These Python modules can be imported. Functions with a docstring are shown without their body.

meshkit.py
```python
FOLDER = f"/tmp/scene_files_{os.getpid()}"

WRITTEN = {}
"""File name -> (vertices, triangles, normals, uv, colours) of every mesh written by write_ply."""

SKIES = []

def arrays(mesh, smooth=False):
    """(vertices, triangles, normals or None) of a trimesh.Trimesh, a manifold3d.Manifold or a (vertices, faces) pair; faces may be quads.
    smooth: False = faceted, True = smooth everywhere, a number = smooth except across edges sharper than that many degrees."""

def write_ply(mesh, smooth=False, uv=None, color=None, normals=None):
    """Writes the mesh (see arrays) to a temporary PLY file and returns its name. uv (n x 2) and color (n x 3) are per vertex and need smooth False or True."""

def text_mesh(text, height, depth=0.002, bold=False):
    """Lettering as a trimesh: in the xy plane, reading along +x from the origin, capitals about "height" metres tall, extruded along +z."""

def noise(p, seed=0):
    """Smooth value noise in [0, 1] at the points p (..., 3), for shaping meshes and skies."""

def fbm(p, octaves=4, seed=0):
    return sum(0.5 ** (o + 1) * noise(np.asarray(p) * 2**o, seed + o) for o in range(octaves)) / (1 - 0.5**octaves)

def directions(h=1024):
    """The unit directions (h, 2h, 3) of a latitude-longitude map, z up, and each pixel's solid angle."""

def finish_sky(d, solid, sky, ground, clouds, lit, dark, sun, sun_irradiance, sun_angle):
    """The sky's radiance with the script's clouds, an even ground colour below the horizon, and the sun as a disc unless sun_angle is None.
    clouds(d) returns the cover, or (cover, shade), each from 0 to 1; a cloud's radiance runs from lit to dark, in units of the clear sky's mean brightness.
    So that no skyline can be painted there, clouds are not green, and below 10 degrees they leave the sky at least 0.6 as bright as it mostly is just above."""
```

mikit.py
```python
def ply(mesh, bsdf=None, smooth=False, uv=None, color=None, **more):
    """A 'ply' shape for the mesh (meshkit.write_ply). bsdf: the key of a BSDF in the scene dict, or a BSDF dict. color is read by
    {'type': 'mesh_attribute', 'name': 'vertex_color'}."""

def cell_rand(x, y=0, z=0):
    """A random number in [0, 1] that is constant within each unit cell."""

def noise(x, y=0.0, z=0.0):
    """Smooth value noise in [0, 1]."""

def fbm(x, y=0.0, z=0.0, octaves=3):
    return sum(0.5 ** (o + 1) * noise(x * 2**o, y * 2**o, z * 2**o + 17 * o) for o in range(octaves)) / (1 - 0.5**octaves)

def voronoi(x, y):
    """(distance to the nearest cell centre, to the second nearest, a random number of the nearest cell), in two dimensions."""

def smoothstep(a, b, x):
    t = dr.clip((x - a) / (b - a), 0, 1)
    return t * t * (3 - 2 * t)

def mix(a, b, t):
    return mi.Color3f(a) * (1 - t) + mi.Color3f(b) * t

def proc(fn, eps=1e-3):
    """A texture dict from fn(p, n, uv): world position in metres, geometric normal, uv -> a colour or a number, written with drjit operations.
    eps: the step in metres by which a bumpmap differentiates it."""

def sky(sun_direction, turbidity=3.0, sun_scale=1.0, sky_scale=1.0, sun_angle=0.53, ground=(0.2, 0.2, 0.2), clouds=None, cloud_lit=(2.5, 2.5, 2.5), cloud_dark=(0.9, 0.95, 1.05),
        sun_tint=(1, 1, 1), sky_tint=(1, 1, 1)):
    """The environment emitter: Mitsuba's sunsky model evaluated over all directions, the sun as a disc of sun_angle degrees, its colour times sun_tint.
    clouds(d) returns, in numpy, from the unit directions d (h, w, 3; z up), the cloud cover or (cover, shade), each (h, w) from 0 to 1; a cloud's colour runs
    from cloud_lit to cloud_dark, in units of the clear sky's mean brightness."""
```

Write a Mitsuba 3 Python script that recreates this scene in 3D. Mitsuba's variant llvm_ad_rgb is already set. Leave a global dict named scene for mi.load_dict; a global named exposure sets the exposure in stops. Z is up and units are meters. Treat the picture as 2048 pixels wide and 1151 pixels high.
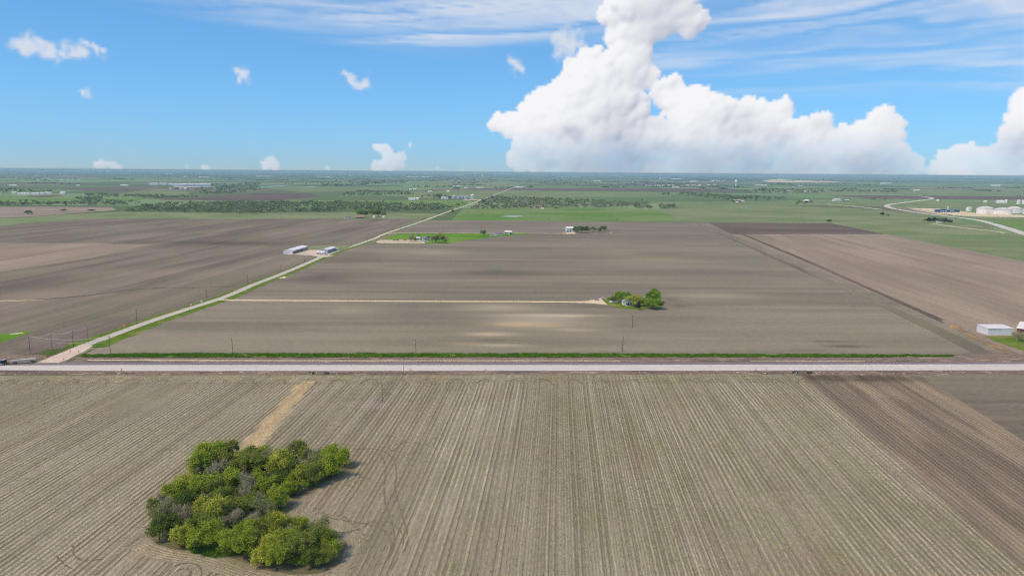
import math, random
import numpy as np
import trimesh
import shapely
from shapely.geometry import Polygon, LineString, Point, box as sbox
import drjit as dr
import mitsuba as mi
import mikit, meshkit
from mikit import noise, fbm, cell_rand, smoothstep, mix, proc

T = mi.ScalarTransform4f
scene, labels = {}, {}
rng = np.random.default_rng(11)

# ------------------------------------------------------------------ camera: a drone 110 m above a flat plain
PITCH, ROLL = math.radians(9.31), math.radians(0.42)
CAM_Z = 110.0
fwd = np.array([0, math.cos(PITCH), -math.sin(PITCH)])
up0 = np.array([0, math.sin(PITCH), math.cos(PITCH)])
up = up0 * math.cos(ROLL) - np.array([1.0, 0, 0]) * math.sin(ROLL)
eye = np.array([0, 0, CAM_Z])
scene['camera'] = {'type': 'perspective', 'fov': 72.0, 'fov_axis': 'x', 'near_clip': 1.0, 'far_clip': 200000.0,
                   'to_world': T().look_at(origin=eye.tolist(), target=(eye + fwd * 100).tolist(), up=up.tolist()),
                   'medium': {'type': 'ref', 'id': 'air'}}
exposure = 1.80
SUN = (-0.62, -0.42, 0.95)

# ------------------------------------------------------------------ sky: towering cumulus, small puffs, high cirrus
# puffs of the cumulus bank: azimuth, elevation, radius in degrees (azimuth grows to the right of north)
BANK = [(10.36,13.28,3.40),(8.34,11.96,2.00),(11.53,12.04,2.40),(13.22,11.22,1.68),(14.14,11.12,0.88),(9.71,10.70,2.20),(8.21,10.20,1.52),(9.10,8.74,1.92),(10.02,7.45,1.52),(8.49,7.47,2.40),(5.96,8.23,1.80),(5.00,7.69,1.60),(6.80,6.00,3.20),(4.06,6.19,1.80),(3.29,5.25,1.80),(2.50,5.62,1.20),(5.28,4.10,3.20),(2.52,3.71,2.40),(1.33,4.28,1.40),(0.15,3.51,1.60),(-1.05,3.81,1.00),(-1.64,3.61,0.60),(1.35,2.15,2.00),(0.77,0.97,1.40),(4.15,1.39,2.80),(7.83,3.72,2.48),(9.23,5.04,1.92),(10.22,1.99,2.48),(6.92,1.40,3.20),(2.57,0.59,1.60),(11.78,5.95,1.40),(12.33,6.49,1.00),(13.14,5.00,1.80),(13.85,5.73,1.28),(14.40,5.90,1.00),(15.55,4.97,1.40),(16.32,4.22,1.80),(14.51,3.68,2.80),(17.03,4.57,1.00),(18.12,4.37,1.60),(19.21,3.99,1.80),(20.21,4.69,1.20),(20.72,4.86,0.64),(17.14,2.54,2.40),(14.62,1.42,3.20),(11.94,2.18,2.40),(18.92,2.90,1.60),(20.34,2.70,1.60),(21.72,2.87,1.28),(21.10,1.78,2.20),(18.31,1.05,2.40),(23.02,3.56,1.20),(22.37,3.22,1.40),(23.41,2.85,1.20),(24.74,2.83,1.00),(24.79,2.12,1.60),(23.52,1.41,2.40),(26.06,2.46,1.60),(26.64,3.14,1.40),(27.05,3.99,1.12),(27.11,4.33,0.72),(27.71,3.46,1.00),(27.49,2.44,1.20),(27.93,2.78,0.88),(26.47,1.40,2.00),(28.07,1.05,1.40),(25.23,0.70,2.40),(21.88,0.50,2.40),(16.53,0.48,2.80),(29.03,0.70,1.00),(12.40,0.46,2.40),(35.95,3.55,1.44),(34.80,3.78,0.60),(35.57,2.14,1.68),(34.60,2.00,0.72),(34.27,3.73,0.36),(36.11,0.71,2.80),(33.92,1.20,1.20),(33.08,1.30,0.80),(32.87,0.54,2.00),(31.43,0.54,1.40),(30.86,0.37,1.00),(31.40,0.87,0.72),(36.69,2.59,3.20),(-10.19,1.73,0.64),(-10.69,1.84,0.44),(-9.93,1.35,0.64),(-9.36,0.97,0.72),(-8.84,1.20,0.48),(-9.75,0.57,0.88),(-10.73,0.29,0.72),(-8.97,0.58,0.56),(-18.72,0.71,0.52),(-18.95,0.41,0.56),(-18.41,0.41,0.56),(-19.14,0.18,0.40),(-29.87,0.33,0.40),(-30.17,0.25,0.32),(-29.26,0.26,0.36),(-28.97,0.16,0.32),(-24.55,0.21,0.20),(-23.38,0.18,0.28),(-23.15,0.15,0.20),(-14.55,0.22,0.28),(-6.02,0.21,0.20),(-3.91,0.19,0.16)]
SHADE = [(8.44,2.95,3.00),(10.74,3.52,2.40),(6.15,0.61,4.40),(9.67,1.02,4.40),(14.66,0.66,4.40),(23.04,3.39,1.60),(20.34,2.70,1.80),(17.44,3.65,2.00),(18.33,0.86,3.20),(11.96,1.80,2.40),(21.52,0.69,3.20),(25.89,0.52,2.80),(2.56,0.99,2.20),(35.19,1.99,2.00),(4.91,3.14,1.20)]
SOFT = [(-33.32,8.07,1.04),(-33.72,7.87,0.88),(-32.59,7.74,1.12),(-31.90,7.64,0.96),(-31.19,7.71,0.88),(-30.62,7.69,0.80),(-33.19,8.36,0.64),(-30.14,8.28,0.48),(-29.72,8.03,0.64),(-29.29,7.87,0.52),(-20.55,7.06,0.64),(-20.88,7.32,0.44),(-20.29,6.68,0.60),(-20.72,6.52,0.48),(-12.20,6.88,0.64),(-11.72,6.60,0.64),(-12.64,7.12,0.48),(-13.01,7.32,0.36),(-30.60,5.09,0.40),(-30.16,5.01,0.48),(4.18,9.71,1.40),(5.15,9.88,0.80),(0.11,8.42,1.00),(0.70,7.87,0.48),(-8.17,1.79,0.32)]


def clouds(d):
    h, w = d.shape[:2]
    az = np.degrees(np.arctan2(d[..., 0], d[..., 1]))
    el = np.degrees(np.arcsin(np.clip(d[..., 2], -1, 1)))
    cover, shade = np.zeros((h, w)), np.zeros((h, w))
    # cirrus: combed streaks of ice cloud, thickest to the right and overhead
    tilt = el - np.where(az > 4, 0.03 + 0.006 * np.clip(el - 8, -1, 5) * 2, 0.045) * (az - 4)
    u = np.stack([az * 0.050, tilt * 0.42, 0 * az], -1)
    wv = np.stack([meshkit.fbm(u * 1.7 + 5, 3, seed=2) - 0.5, meshkit.fbm(u * 1.7 + 45, 3, seed=6) - 0.5, 0 * az], -1)
    u = u + wv * np.array([0.9, 0.75, 0])
    broad = meshkit.fbm(u * np.array([1.0, 1.0, 1]) + 11, 3, seed=3)
    comb = meshkit.fbm(u * np.array([1.6, 7.0, 1]) + 31, 5, seed=5)
    right = np.clip((az - 3) / 9, 0, 1) * (0.95 * np.clip((el - 8.9) / 1.0, 0, 1) + 1.3 * np.exp(-((el - 8.0 + 0.02 * (az - 20)) / 0.95) ** 2) + 0.5 * np.exp(-((el - 6.0) / 0.7) ** 2))
    top = (0.35 * np.clip((az + 38) / 8, 0, 1) + 0.65 * np.clip((az + 27) / 9, 0, 1)) * np.clip((el - 8.4 - 0.10 * np.abs(az + 6)) / 2.2, 0, 1) + 0.5 * np.clip((el - 11.2) / 1.5, 0, 1)
    far = np.clip((np.abs(az) - 40) / 12, 0, 1)
    mask = np.clip(np.maximum(right, top), 0, 1.3) * (1 - far) + far * 0.7 * np.clip((el - 5) / 6, 0, 1)
    ci = (0.22 + np.clip((broad - 0.22) * 2.2, 0, 1)) * np.clip((comb - 0.24) * 1.9, 0.12, 1.15) * mask
    cover = np.clip(ci * 0.74, 0, 0.70)
    # cumulus: heaps of round puffs, each carrying smaller ones, lit from the upper left
    r = np.random.default_rng(4)
    puffs = []
    for (ca, ce, pr) in BANK:
        pr *= 0.80
        puffs.append((ca, ce, pr, 0.0))
        for gen in range(int(7 + 7 * min(pr, 3))):
            t = r.uniform(-0.5, 3.6); q = r.uniform(0.55, 1.0)
            cr = pr * r.uniform(0.16, 0.40)
            x, y = ca + pr * q * math.cos(t) * 0.92, ce + pr * q * math.sin(t) * 0.92
            puffs.append((x, y, cr, math.sqrt(max(0.0, 1 - q * q)) * pr * 0.9))
            for g2 in range(2):
                t2 = r.uniform(-0.4, 3.5)
                puffs.append((x + cr * .8 * math.cos(t2), y + cr * .8 * math.sin(t2), cr * r.uniform(.35, .6), math.sqrt(max(0.0, 1 - q * q)) * pr * 0.9 + cr * .45))
    win_r = np.nonzero((el[:, 0] < 24) & (el[:, 0] > 0))[0]
    rows = np.s_[win_r[0]:win_r[-1] + 1]
    order = np.argsort(az[h // 2])                              # columns by azimuth
    order = order[np.abs(az[h // 2][order]) < 56]
    a, e = az[rows][:, order], el[rows][:, order]
    A, E = a[0], e[:, 0]
    P3 = np.stack([a, e, 0 * a], -1)
    w1 = meshkit.fbm(P3 * 0.9 + 3, 5, seed=8) - 0.5
    w2 = meshkit.fbm(P3 * 0.9 + 90, 5, seed=9) - 0.5
    fine1 = meshkit.fbm(P3 * 2.6 + 55, 4, seed=12) - 0.5
    H, Dn = np.zeros_like(a), np.zeros_like(a)
    for (ca, ce, pr, z) in puffs:
        m = pr * 1.15 + 0.7
        i0, i1 = np.searchsorted(-E, -(ce + m)), np.searchsorted(-E, -(ce - m))
        j0, j1 = np.searchsorted(A, ca - m), np.searchsorted(A, ca + m)
        if i1 <= i0 or j1 <= j0: continue
        q = np.s_[i0:i1, j0:j1]
        k = min(0.55, 0.38 * pr + 0.1)
        dx, dy = a[q] + 1.5 * k * w1[q] - ca, e[q] + 1.5 * k * w2[q] - ce
        s2 = pr * pr - dx * dx - dy * dy
        hh = np.sqrt(np.maximum(s2, 0))
        H[q] = np.where(s2 > 0, np.maximum(H[q], z + hh), H[q])
        Dn[q] = np.maximum(Dn[q], hh / max(0.25, min(pr, 1.1)))
    cum = np.clip((Dn + 0.35 * fine1 - 0.10) / 0.55, 0, 1)
    cum = cum * cum * (3 - 2 * cum)
    from scipy.ndimage import gaussian_filter
    Hs = gaussian_filter(H + 0.26 * fine1, 0.6)
    Hl = gaussian_filter(H, 6.0)

    def lightof(F, kz):
        gy, gx = np.gradient(F, E, A, axis=(0, 1))
        n = np.stack([-gx, -gy, np.full_like(gx, kz)], -1)
        n /= np.linalg.norm(n, axis=-1, keepdims=True)
        L = np.array([-0.50, 0.70, 0.52]); L = L / np.linalg.norm(L)
        return n @ L

    kk = 0.14 + 0.40 * np.clip((e - 1.5) / 5, 0, 1)
    lit = kk * np.clip(lightof(Hs, 1.6) * 0.75 + 0.38, 0, 1) + (1 - kk) * np.clip(lightof(Hl, 1.3) * 0.75 + 0.38, 0, 1)
    sh = 1 - np.clip(lit * 1.12, 0, 1)
    dark = np.zeros_like(a)
    for (ca, ce, pr) in SHADE:
        dark = np.maximum(dark, np.exp(-(((a + 1.6 * w1 - ca) ** 2 + 2.4 * (e + 1.6 * w2 - ce) ** 2) / (0.55 * pr * pr))))
    base = np.clip((4.0 - e) / 4.0, 0, 1)
    sh = np.clip(1.15 * sh + 0.55 * dark * (0.6 + 0.9 * sh) + 0.26 * base, 0, 1)
    so = np.zeros_like(a)                                       # soft torn puffs
    for (ca, ce, pr) in SOFT:
        rr = np.hypot(a + 1.7 * w1 - ca, e + 1.4 * w2 - ce) / (0.86 * pr)
        so = np.maximum(so, np.clip(1.15 - rr + 1.1 * fine1, 0, 1))
    so = so * so * (3 - 2 * so) * 0.8
    cum = cum * np.clip(0.52 + e * 0.15 + 0.5 * w1 * np.clip(1.2 - e / 3, 0, 1), 0, 1)
    veil = 0.52 * np.exp(-np.maximum(e, 0) / 1.7) * (0.8 + 0.5 * w1)
    prev = cover[rows][:, order]
    both = 1 - (1 - cum) * (1 - so)
    cover[rows.start:rows.stop, order] = 1 - (1 - np.maximum(prev, veil)) * (1 - both)
    tot = np.maximum(cum + so, 1e-6)
    own = (sh * cum + 0.30 * so) / tot
    shade[rows.start:rows.stop, order] = own * np.clip(both * 2, 0, 1) + np.where(prev > veil, 0.22, 0.62) * (1 - np.clip(both * 2, 0, 1))
    # the same kind of sky round the rest of the horizon
    rest = np.clip((np.abs(az) - 55) / 12, 0, 1) * np.clip((16 - el) / 6, 0, 1)
    g = meshkit.fbm(np.stack([az * 0.14, el * 0.25, 0 * az], -1), 5, seed=40)
    puff = np.clip((g - 0.50) * 5, 0, 1) * rest
    cover = 1 - (1 - cover) * (1 - puff)
    shade = shade * (1 - puff) + puff * np.clip(0.65 - el / 22, 0.1, 0.7)
    shade = np.where((np.abs(az) >= 56) | (el > 24), np.where(puff > 0.02, shade, 0.25), shade)
    return cover, shade


scene['sky_light'] = mikit.sky(SUN, turbidity=2.6, sun_scale=0.46, sky_scale=1.02, sun_angle=10.0, ground=(0.2, 0.19, 0.16), clouds=clouds,
                               sun_tint=(1.10, 1.0, 0.88), cloud_lit=(3.0, 3.0, 3.06), cloud_dark=(1.22, 1.38, 1.80), sky_tint=(0.58, 0.95, 1.16))
# the air between: fades the far plain to blue
scene['air'] = {'type': 'homogeneous', 'albedo': {'type': 'rgb', 'value': [0.52, 0.76, 0.95]}, 'sigma_t': 6.4e-5}
scene['clear_boundary'] = {'type': 'null'}
scene['haze'] = {'type': 'cube', 'to_world': T().translate([0, 0, 55.3]).scale([64000, 64000, 56.5]), 'bsdf': {'type': 'ref', 'id': 'clear_boundary'}, 'interior': {'type': 'ref', 'id': 'air'}}
labels['haze'] = {'label': 'thin blue haze hanging over the plain', 'category': 'haze', 'kind': 'stuff'}


# ------------------------------------------------------------------ helpers
def S(r, g, b):                                              # a surface colour given as it is usually written, 0..255
    c = np.array([r, g, b], float) / 255
    return np.where(c < 0.04045, c / 12.92, ((c + 0.055) / 1.055) ** 2.4)


def C(r, g, b):
    return [float(x) for x in S(r, g, b)]


_count = {}


def numbered(name):
    n = _count.get(name, 0)
    _count[name] = n + 1
    return name if n == 0 else f'{name}_{n:03d}'


def tag(k, label=None, cat=None, group=None, kind=None):
    d = {}
    if label: d['label'] = label
    if cat: d['category'] = cat
    if group: d['group'] = group
    if kind: d['kind'] = kind
    labels[k] = d
    return k


def mply(m, bsdf, **k):
    return mikit.ply(m, 'surface_' + bsdf, **k)


def mesh_of(m):
    if isinstance(m, (list, tuple)) and not isinstance(m[0], np.ndarray):
        m = trimesh.util.concatenate(list(m))
    if isinstance(m, tuple):
        return np.asarray(m[0], float), np.asarray(m[1], int)
    return np.array(m.vertices), np.array(m.faces)


def painted(m, col, jitter=0.03, bsdf='paint', smooth=False):
    v, f = mesh_of(m)
    c = np.tile(np.asarray(col, float), (len(v), 1)) if np.ndim(col) == 1 else np.asarray(col)
    if jitter:
        c = c * (1 + jitter * (meshkit.noise(v * 0.9 + 3)[:, None] - 0.5) * 2)
    return mply((v, f), bsdf, smooth=smooth, color=np.clip(c, 0, 0.92))


def part(parent, name, m, col, jitter=0.03, bsdf='paint', smooth=False, tw=None):
    base = f'{parent}__{name}'
    k = numbered(base)
    scene[k] = painted(m, col, jitter, bsdf, smooth)
    if tw is not None:
        scene[k]['to_world'] = tw
    return k


def bx(sx, sy, sz, x=0, y=0, z=0, yaw=0):
    m = trimesh.creation.box((sx, sy, sz))
    if yaw: m.apply_transform(trimesh.transformations.rotation_matrix(yaw, [0, 0, 1]))
    m.apply_translation((x, y, z + sz / 2))
    return m


def tube(p0, p1, r0, r1=None, n=6):
    r1 = r0 if r1 is None else r1
    p0, p1 = np.asarray(p0, float), np.asarray(p1, float)
    t = (p1 - p0) / (np.linalg.norm(p1 - p0) + 1e-9)
    a = np.cross(t, [0, 0, 1] if abs(t[2]) < 0.9 else [1, 0, 0]); a /= np.linalg.norm(a)
    b = np.cross(t, a)
    an = np.arange(n) * 2 * np.pi / n
    ring = np.cos(an)[:, None] * a + np.sin(an)[:, None] * b
    v = np.vstack([p0 + ring * r0, p1 + ring * r1, [p0], [p1]])
    i = np.arange(n); j = (i + 1) % n
    f = np.vstack([np.stack([i, j, j + n], 1), np.stack([i, j + n, i + n], 1), np.stack([j, i, i * 0 + 2 * n], 1), np.stack([i + n, j + n, i * 0 + 2 * n + 1], 1)])
    return trimesh.Trimesh(v, f, process=False)


def lathe(profile, n=24):
    return trimesh.creation.revolve(np.array(profile), sections=n)


def place(m, x, y, z=0, yaw=0):
    m = m.copy()
    m.apply_transform(trimesh.transformations.rotation_matrix(yaw, [0, 0, 1]))
    m.apply_translation((x, y, z))
    return m


def TW(x, y, z=0, yaw=0, s=1.0):
    return T().translate([float(x), float(y), float(z)]).rotate([0, 0, 1], math.degrees(yaw)).scale(s if np.ndim(s) else [s] * 3)


# ------------------------------------------------------------------ materials
vc = {'type': 'mesh_attribute', 'name': 'vertex_color'}
scene['surface_paint'] = {'type': 'twosided', 'bsdf': {'type': 'principled', 'base_color': vc, 'roughness': 0.55, 'specular': 0.3}}
scene['surface_matt'] = {'type': 'twosided', 'bsdf': {'type': 'diffuse', 'reflectance': vc}}
scene['surface_leaf'] = {'type': 'principledthin', 'base_color': vc, 'roughness': 0.7, 'diff_trans': 0.75, 'spec_trans': 0.0}


def matte(name, fn):
    scene['surface_' + name] = {'type': 'twosided', 'bsdf': {'type': 'diffuse', 'reflectance': proc(fn)}}
    return name


ROW = math.radians(3.7)                                       # heading of the crop rows, right of north
RS, RC = math.sin(ROW), math.cos(ROW)


def rowframe(p):                                             # (across the rows, along the rows)
    return p.x * RC - p.y * RS, p.x * RS + p.y * RC


def ell(p, x, y, ax, ay, ang=0.0):                           # a soft stain, 1 in the middle
    ca, sa = math.cos(ang), math.sin(ang)
    u = ((p.x - x) * ca + (p.y - y) * sa) / ax
    v = (-(p.x - x) * sa + (p.y - y) * ca) / ay
    return dr.exp(-(u * u + v * v))

# ------------------------------------------------------------------ ground materials
STRIP = [(-108.05,362.29),(-104.88,258.53)]


def rowtone(a, s):                                            # long streaks: every pass of the planter leaves its own tone
    t1 = noise(a / 2.3, s / 110, 1.5)
    t2 = noise(a / 3.1 + 20, s / 240, 4.5)
    t3 = noise(a / 8.5 + 70, s / 300, 7.5)
    return 0.28 * (t1 - 0.5) + 0.17 * (t2 - 0.5) + 0.10 * (t3 - 0.5)


def sandy(p):                                                 # 1 along the grassed waterway
    (x0, y0), (x1, y1) = STRIP
    L = math.hypot(x1 - x0, y1 - y0)
    off = ((p.x - x0) * (y1 - y0) - (p.y - y0) * (x1 - x0)) / L
    al = ((p.x - x0) * (x1 - x0) + (p.y - y0) * (y1 - y0)) / L
    w = 3.9 + 1.6 * (noise(p.x / 5, p.y / 9) - 0.5)
    return smoothstep(w + 2.0, w - 2.0, dr.abs(off)) * smoothstep(-3.0, 4.0, al) * smoothstep(L + 14, L, al)


def near_soil(p, n, uv):                                      # the furrows between the rows
    a, s = rowframe(p)
    big = fbm(a / 38, s / 55, 3)
    c = mix(C(151, 142, 121), C(167, 158, 136), smoothstep(0.3, 0.7, big))
    c = mix(c, C(132, 131, 96), 0.5 * smoothstep(0.45, 0.75, fbm(a / 9, s / 22, 2.0)))
    c = mix(c, C(178, 164, 152), 0.7 * ell(p, *(-64.72,323.88), 4.5, 9) * (0.5 + fbm(p.x / 2, p.y / 2, 2)))
    c = mix(c, C(208, 186, 144), 0.95 * sandy(p))
    return c * (0.88 + 0.75 * rowtone(a, s) + 0.22 * (noise(a / 0.9, s / 1.3) - 0.5))


def ridge_soil(p, n, uv):                                     # the planted ridges; dry tops, young green
    a, s = rowframe(p)
    big = fbm(a / 30 + 5, s / 60, 3)
    row = cell_rand(dr.floor(a / 0.97), 4)
    pair = dr.select(dr.floor(a / 1.94) * 2 == dr.floor(a / 0.97), 0.10, -0.10)
    c = mix(C(166, 157, 135), C(184, 176, 153), smoothstep(0.3, 0.75, big))
    c = mix(c, C(158, 154, 120), smoothstep(0.36, 0.72, fbm(a / 14 + 40, s / 35, 1.5)) * 0.75 * smoothstep(-160, 60, a) + 0.10)
    c = mix(c, C(172, 142, 118), 0.35 * smoothstep(0.55, 0.8, fbm(a / 16, s / 26, 8.0)))
    leaf = smoothstep(0.60, 0.8, noise(a / 0.3, s / 0.42, 3.0))
    c = mix(c, C(108, 120, 66), leaf * 0.6)
    c = mix(c, C(190, 176, 166), 0.7 * ell(p, *(-64.72,323.88), 4.5, 9) * (0.5 + fbm(p.x / 2, p.y / 2, 2)))
    c = mix(c, C(222, 200, 156), 0.9 * sandy(p))
    return c * (0.90 + pair * smoothstep(-20, 20, a) + 0.10 * smoothstep(0, -30, a) + 0.26 * (row - 0.5) + 0.85 * rowtone(a, s) + 0.26 * (noise(a / 0.9, s / 1.4) - 0.5))


def headland(p, n, uv):
    w = fbm(p.x / 18, p.y / 3.0, 2)
    c = mix(C(142, 134, 112), C(124, 123, 92), smoothstep(0.3, 0.65, w))
    c = mix(c, C(128, 110, 96), 0.5 * smoothstep(0.5, 0.75, fbm(p.x / 7 + 60, p.y / 2.0, 1)))
    line = smoothstep(0.2, 0.8, noise(p.x / 30, p.y / 0.5))
    return c * (0.78 + 0.22 * line + 0.2 * (noise(p.x / 0.6, p.y / 0.5) - 0.5))


def tilled(ca, cb, cc, rows=1.0, k=1.0):
    def fn(p, n, uv):                                         # uv: metres along and across the tillage
        u, v = uv.x, uv.y
        big = fbm(u / 210, v / 60, 3)
        str1 = fbm(u / 260 + 20, v / 14, 2)
        fine = noise(u / 120, v / (1.6 * rows))
        c = mix(ca, cb, smoothstep(0.25, 0.75, 0.6 * big + 0.4 * str1))
        c = mix(c, cc, 0.6 * smoothstep(0.45, 0.75, fbm(u / 170 + 70, v / 45 + 7, 3)))
        return c * (1 - 0.05 * k + 0.10 * k * fine + 0.10 * k * (str1 - 0.5) + 0.22 * (noise(u / 1.6, v / 0.8) - 0.5))
    return fn


STAINS = [(4.24,506.51,22.8,9.5,0.85),(-16.63,473.41,17.2,6.1,0.5),(27.98,503.89,14.6,6.8,0.4),(-30.27,445.73,16.3,4.1,0.3),(193.42,916.35,51.7,21.9,0.18),(149.27,971.01,34.3,36.9,0.12)]
PALE = [(33.69,538.71,37.0,6.8,0.7),(-9.8,572.14,33.1,15.3,0.4),(21.33,521.32,41.5,25.6,0.38),(-13.19,473.52,17.2,6.1,0.4),(-7.47,442.39,19.4,4.0,0.45),(182,638.02,45.4,16.2,0.25),(-129.84,554.73,24.3,16.5,0.2),(-106.56,966.65,41.7,36.6,0.2),(44.87,487.91,17.7,6.4,0.25)]
DAMP = [(-13.38,771.13,52.6,27.4,0.5),(-199.79,724.59,36.9,24.3,0.55),(-209.47,876.35,44.5,40.2,0.3),(67.11,1255.77,133.2,61.2,0.25),(-13.82,795.33,14.8,12.5,0.3),(216.95,446.5,14.4,4.3,0.75),(212.62,458.72,14.8,3.6,0.5),(189.49,435.24,12.5,2.6,0.4),(-203.61,738.71,16.1,18.0,0.3),(141.42,582.47,8.3,6.8,0.45),(140.3,615.59,7.9,12.6,0.45),(69.6,579.66,12.5,4.5,0.35),(64.57,535.97,11.6,3.9,0.3),(48.65,706.07,35.4,16.5,0.22),(-222.08,959.12,34.7,72.1,0.25),(248.45,1270.89,79.9,104.6,0.12),(-167.24,497.2,10.9,5.0,0.15),(83.11,505.78,9.1,5.2,0.3),(-12.69,455.95,13.3,4.2,0.3)]
MIDT = tilled(C(133, 126, 112), C(155, 146, 129), C(133, 129, 111), 1.1, 1.1)
LEFTT = tilled(C(122, 113, 103), C(148, 137, 122), C(134, 131, 109), 2.2, 1.8)
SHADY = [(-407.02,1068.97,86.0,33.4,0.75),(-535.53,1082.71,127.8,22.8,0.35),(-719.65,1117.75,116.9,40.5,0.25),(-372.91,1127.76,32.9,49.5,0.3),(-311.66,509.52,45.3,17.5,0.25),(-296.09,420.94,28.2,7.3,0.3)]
DRY = [(-602.08,964.96,121.9,36.4,0.3),(-418.57,753.91,111.2,33.7,0.22),(-399.61,613.22,72.6,20.0,0.2)]


def left_field_soil(p, n, uv):
    c = LEFTT(p, n, uv)
    w = 0.75 + 0.5 * fbm(p.x / 30, p.y / 4, 2)
    for (x, y, ax, ay, k) in DRY:
        c = mix(c, C(182, 166, 146), dr.clip(ell(p, x, y, ax, ay) * k * w, 0, 1))
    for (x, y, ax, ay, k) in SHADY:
        c = c * (1 - dr.clip(ell(p, x, y, ax, ay) * k * w, 0, 1) * 0.5)  # the shadow strip left of the barns is painted into the soil colour
    return c



def mid_soil(p, n, uv):
    c = MIDT(p, n, uv)
    w = 0.75 + 0.5 * fbm(p.x / 30, p.y / 2.5, 2)
    for (x, y, ax, ay, k) in STAINS:
        c = mix(c, C(190, 168, 126), dr.clip(ell(p, x, y, ax * 0.8, ay) * k * w * 1.5, 0, 1))
    for (x, y, ax, ay, k) in PALE:
        c = mix(c, C(200, 189, 165), dr.clip(ell(p, x, y, ax, ay) * k * w * 1.5, 0, 1))
    for (x, y, ax, ay, k) in DAMP:
        c = c * (1 - dr.clip(ell(p, x, y, ax, ay) * k * w, 0, 1) * 0.55)
    return c


def brown_soil(p, n, uv):
    a, s = rowframe(p)
    row = cell_rand(dr.floor(a / 0.97 + 0.5), 4)
    pas = fbm(a / 7.0, s / 90, 2)
    c = mix(C(132, 120, 106), C(158, 145, 124), smoothstep(0.3, 0.7, pas))
    c = mix(c, C(172, 154, 129), 0.6 * smoothstep(0.5, 0.75, fbm(a / 12 + 9, s / 60, 1)))
    tri = dr.abs(2 * (a / 0.97 - dr.floor(a / 0.97)) - 1)
    damp = dr.clip(ell(p, *(196.34,372.78), 42, 6) + 0.8 * ell(p, *(180.6,374.28), 24, 5), 0, 1)
    return c * (0.72 + 0.10 * row + 0.08 * tri + 0.20 * dr.abs(2 * (a / 1.94 - dr.floor(a / 1.94)) - 1) + 0.40 * (noise(a / 2.3, s / 130, 3.3) - 0.5) + 0.22 * (noise(a / 3.3, s / 160, 5.3) - 0.5) + 0.10 * (noise(a / 0.9, s / 1.2) - 0.5)) * (1 - 0.42 * damp)


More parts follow.
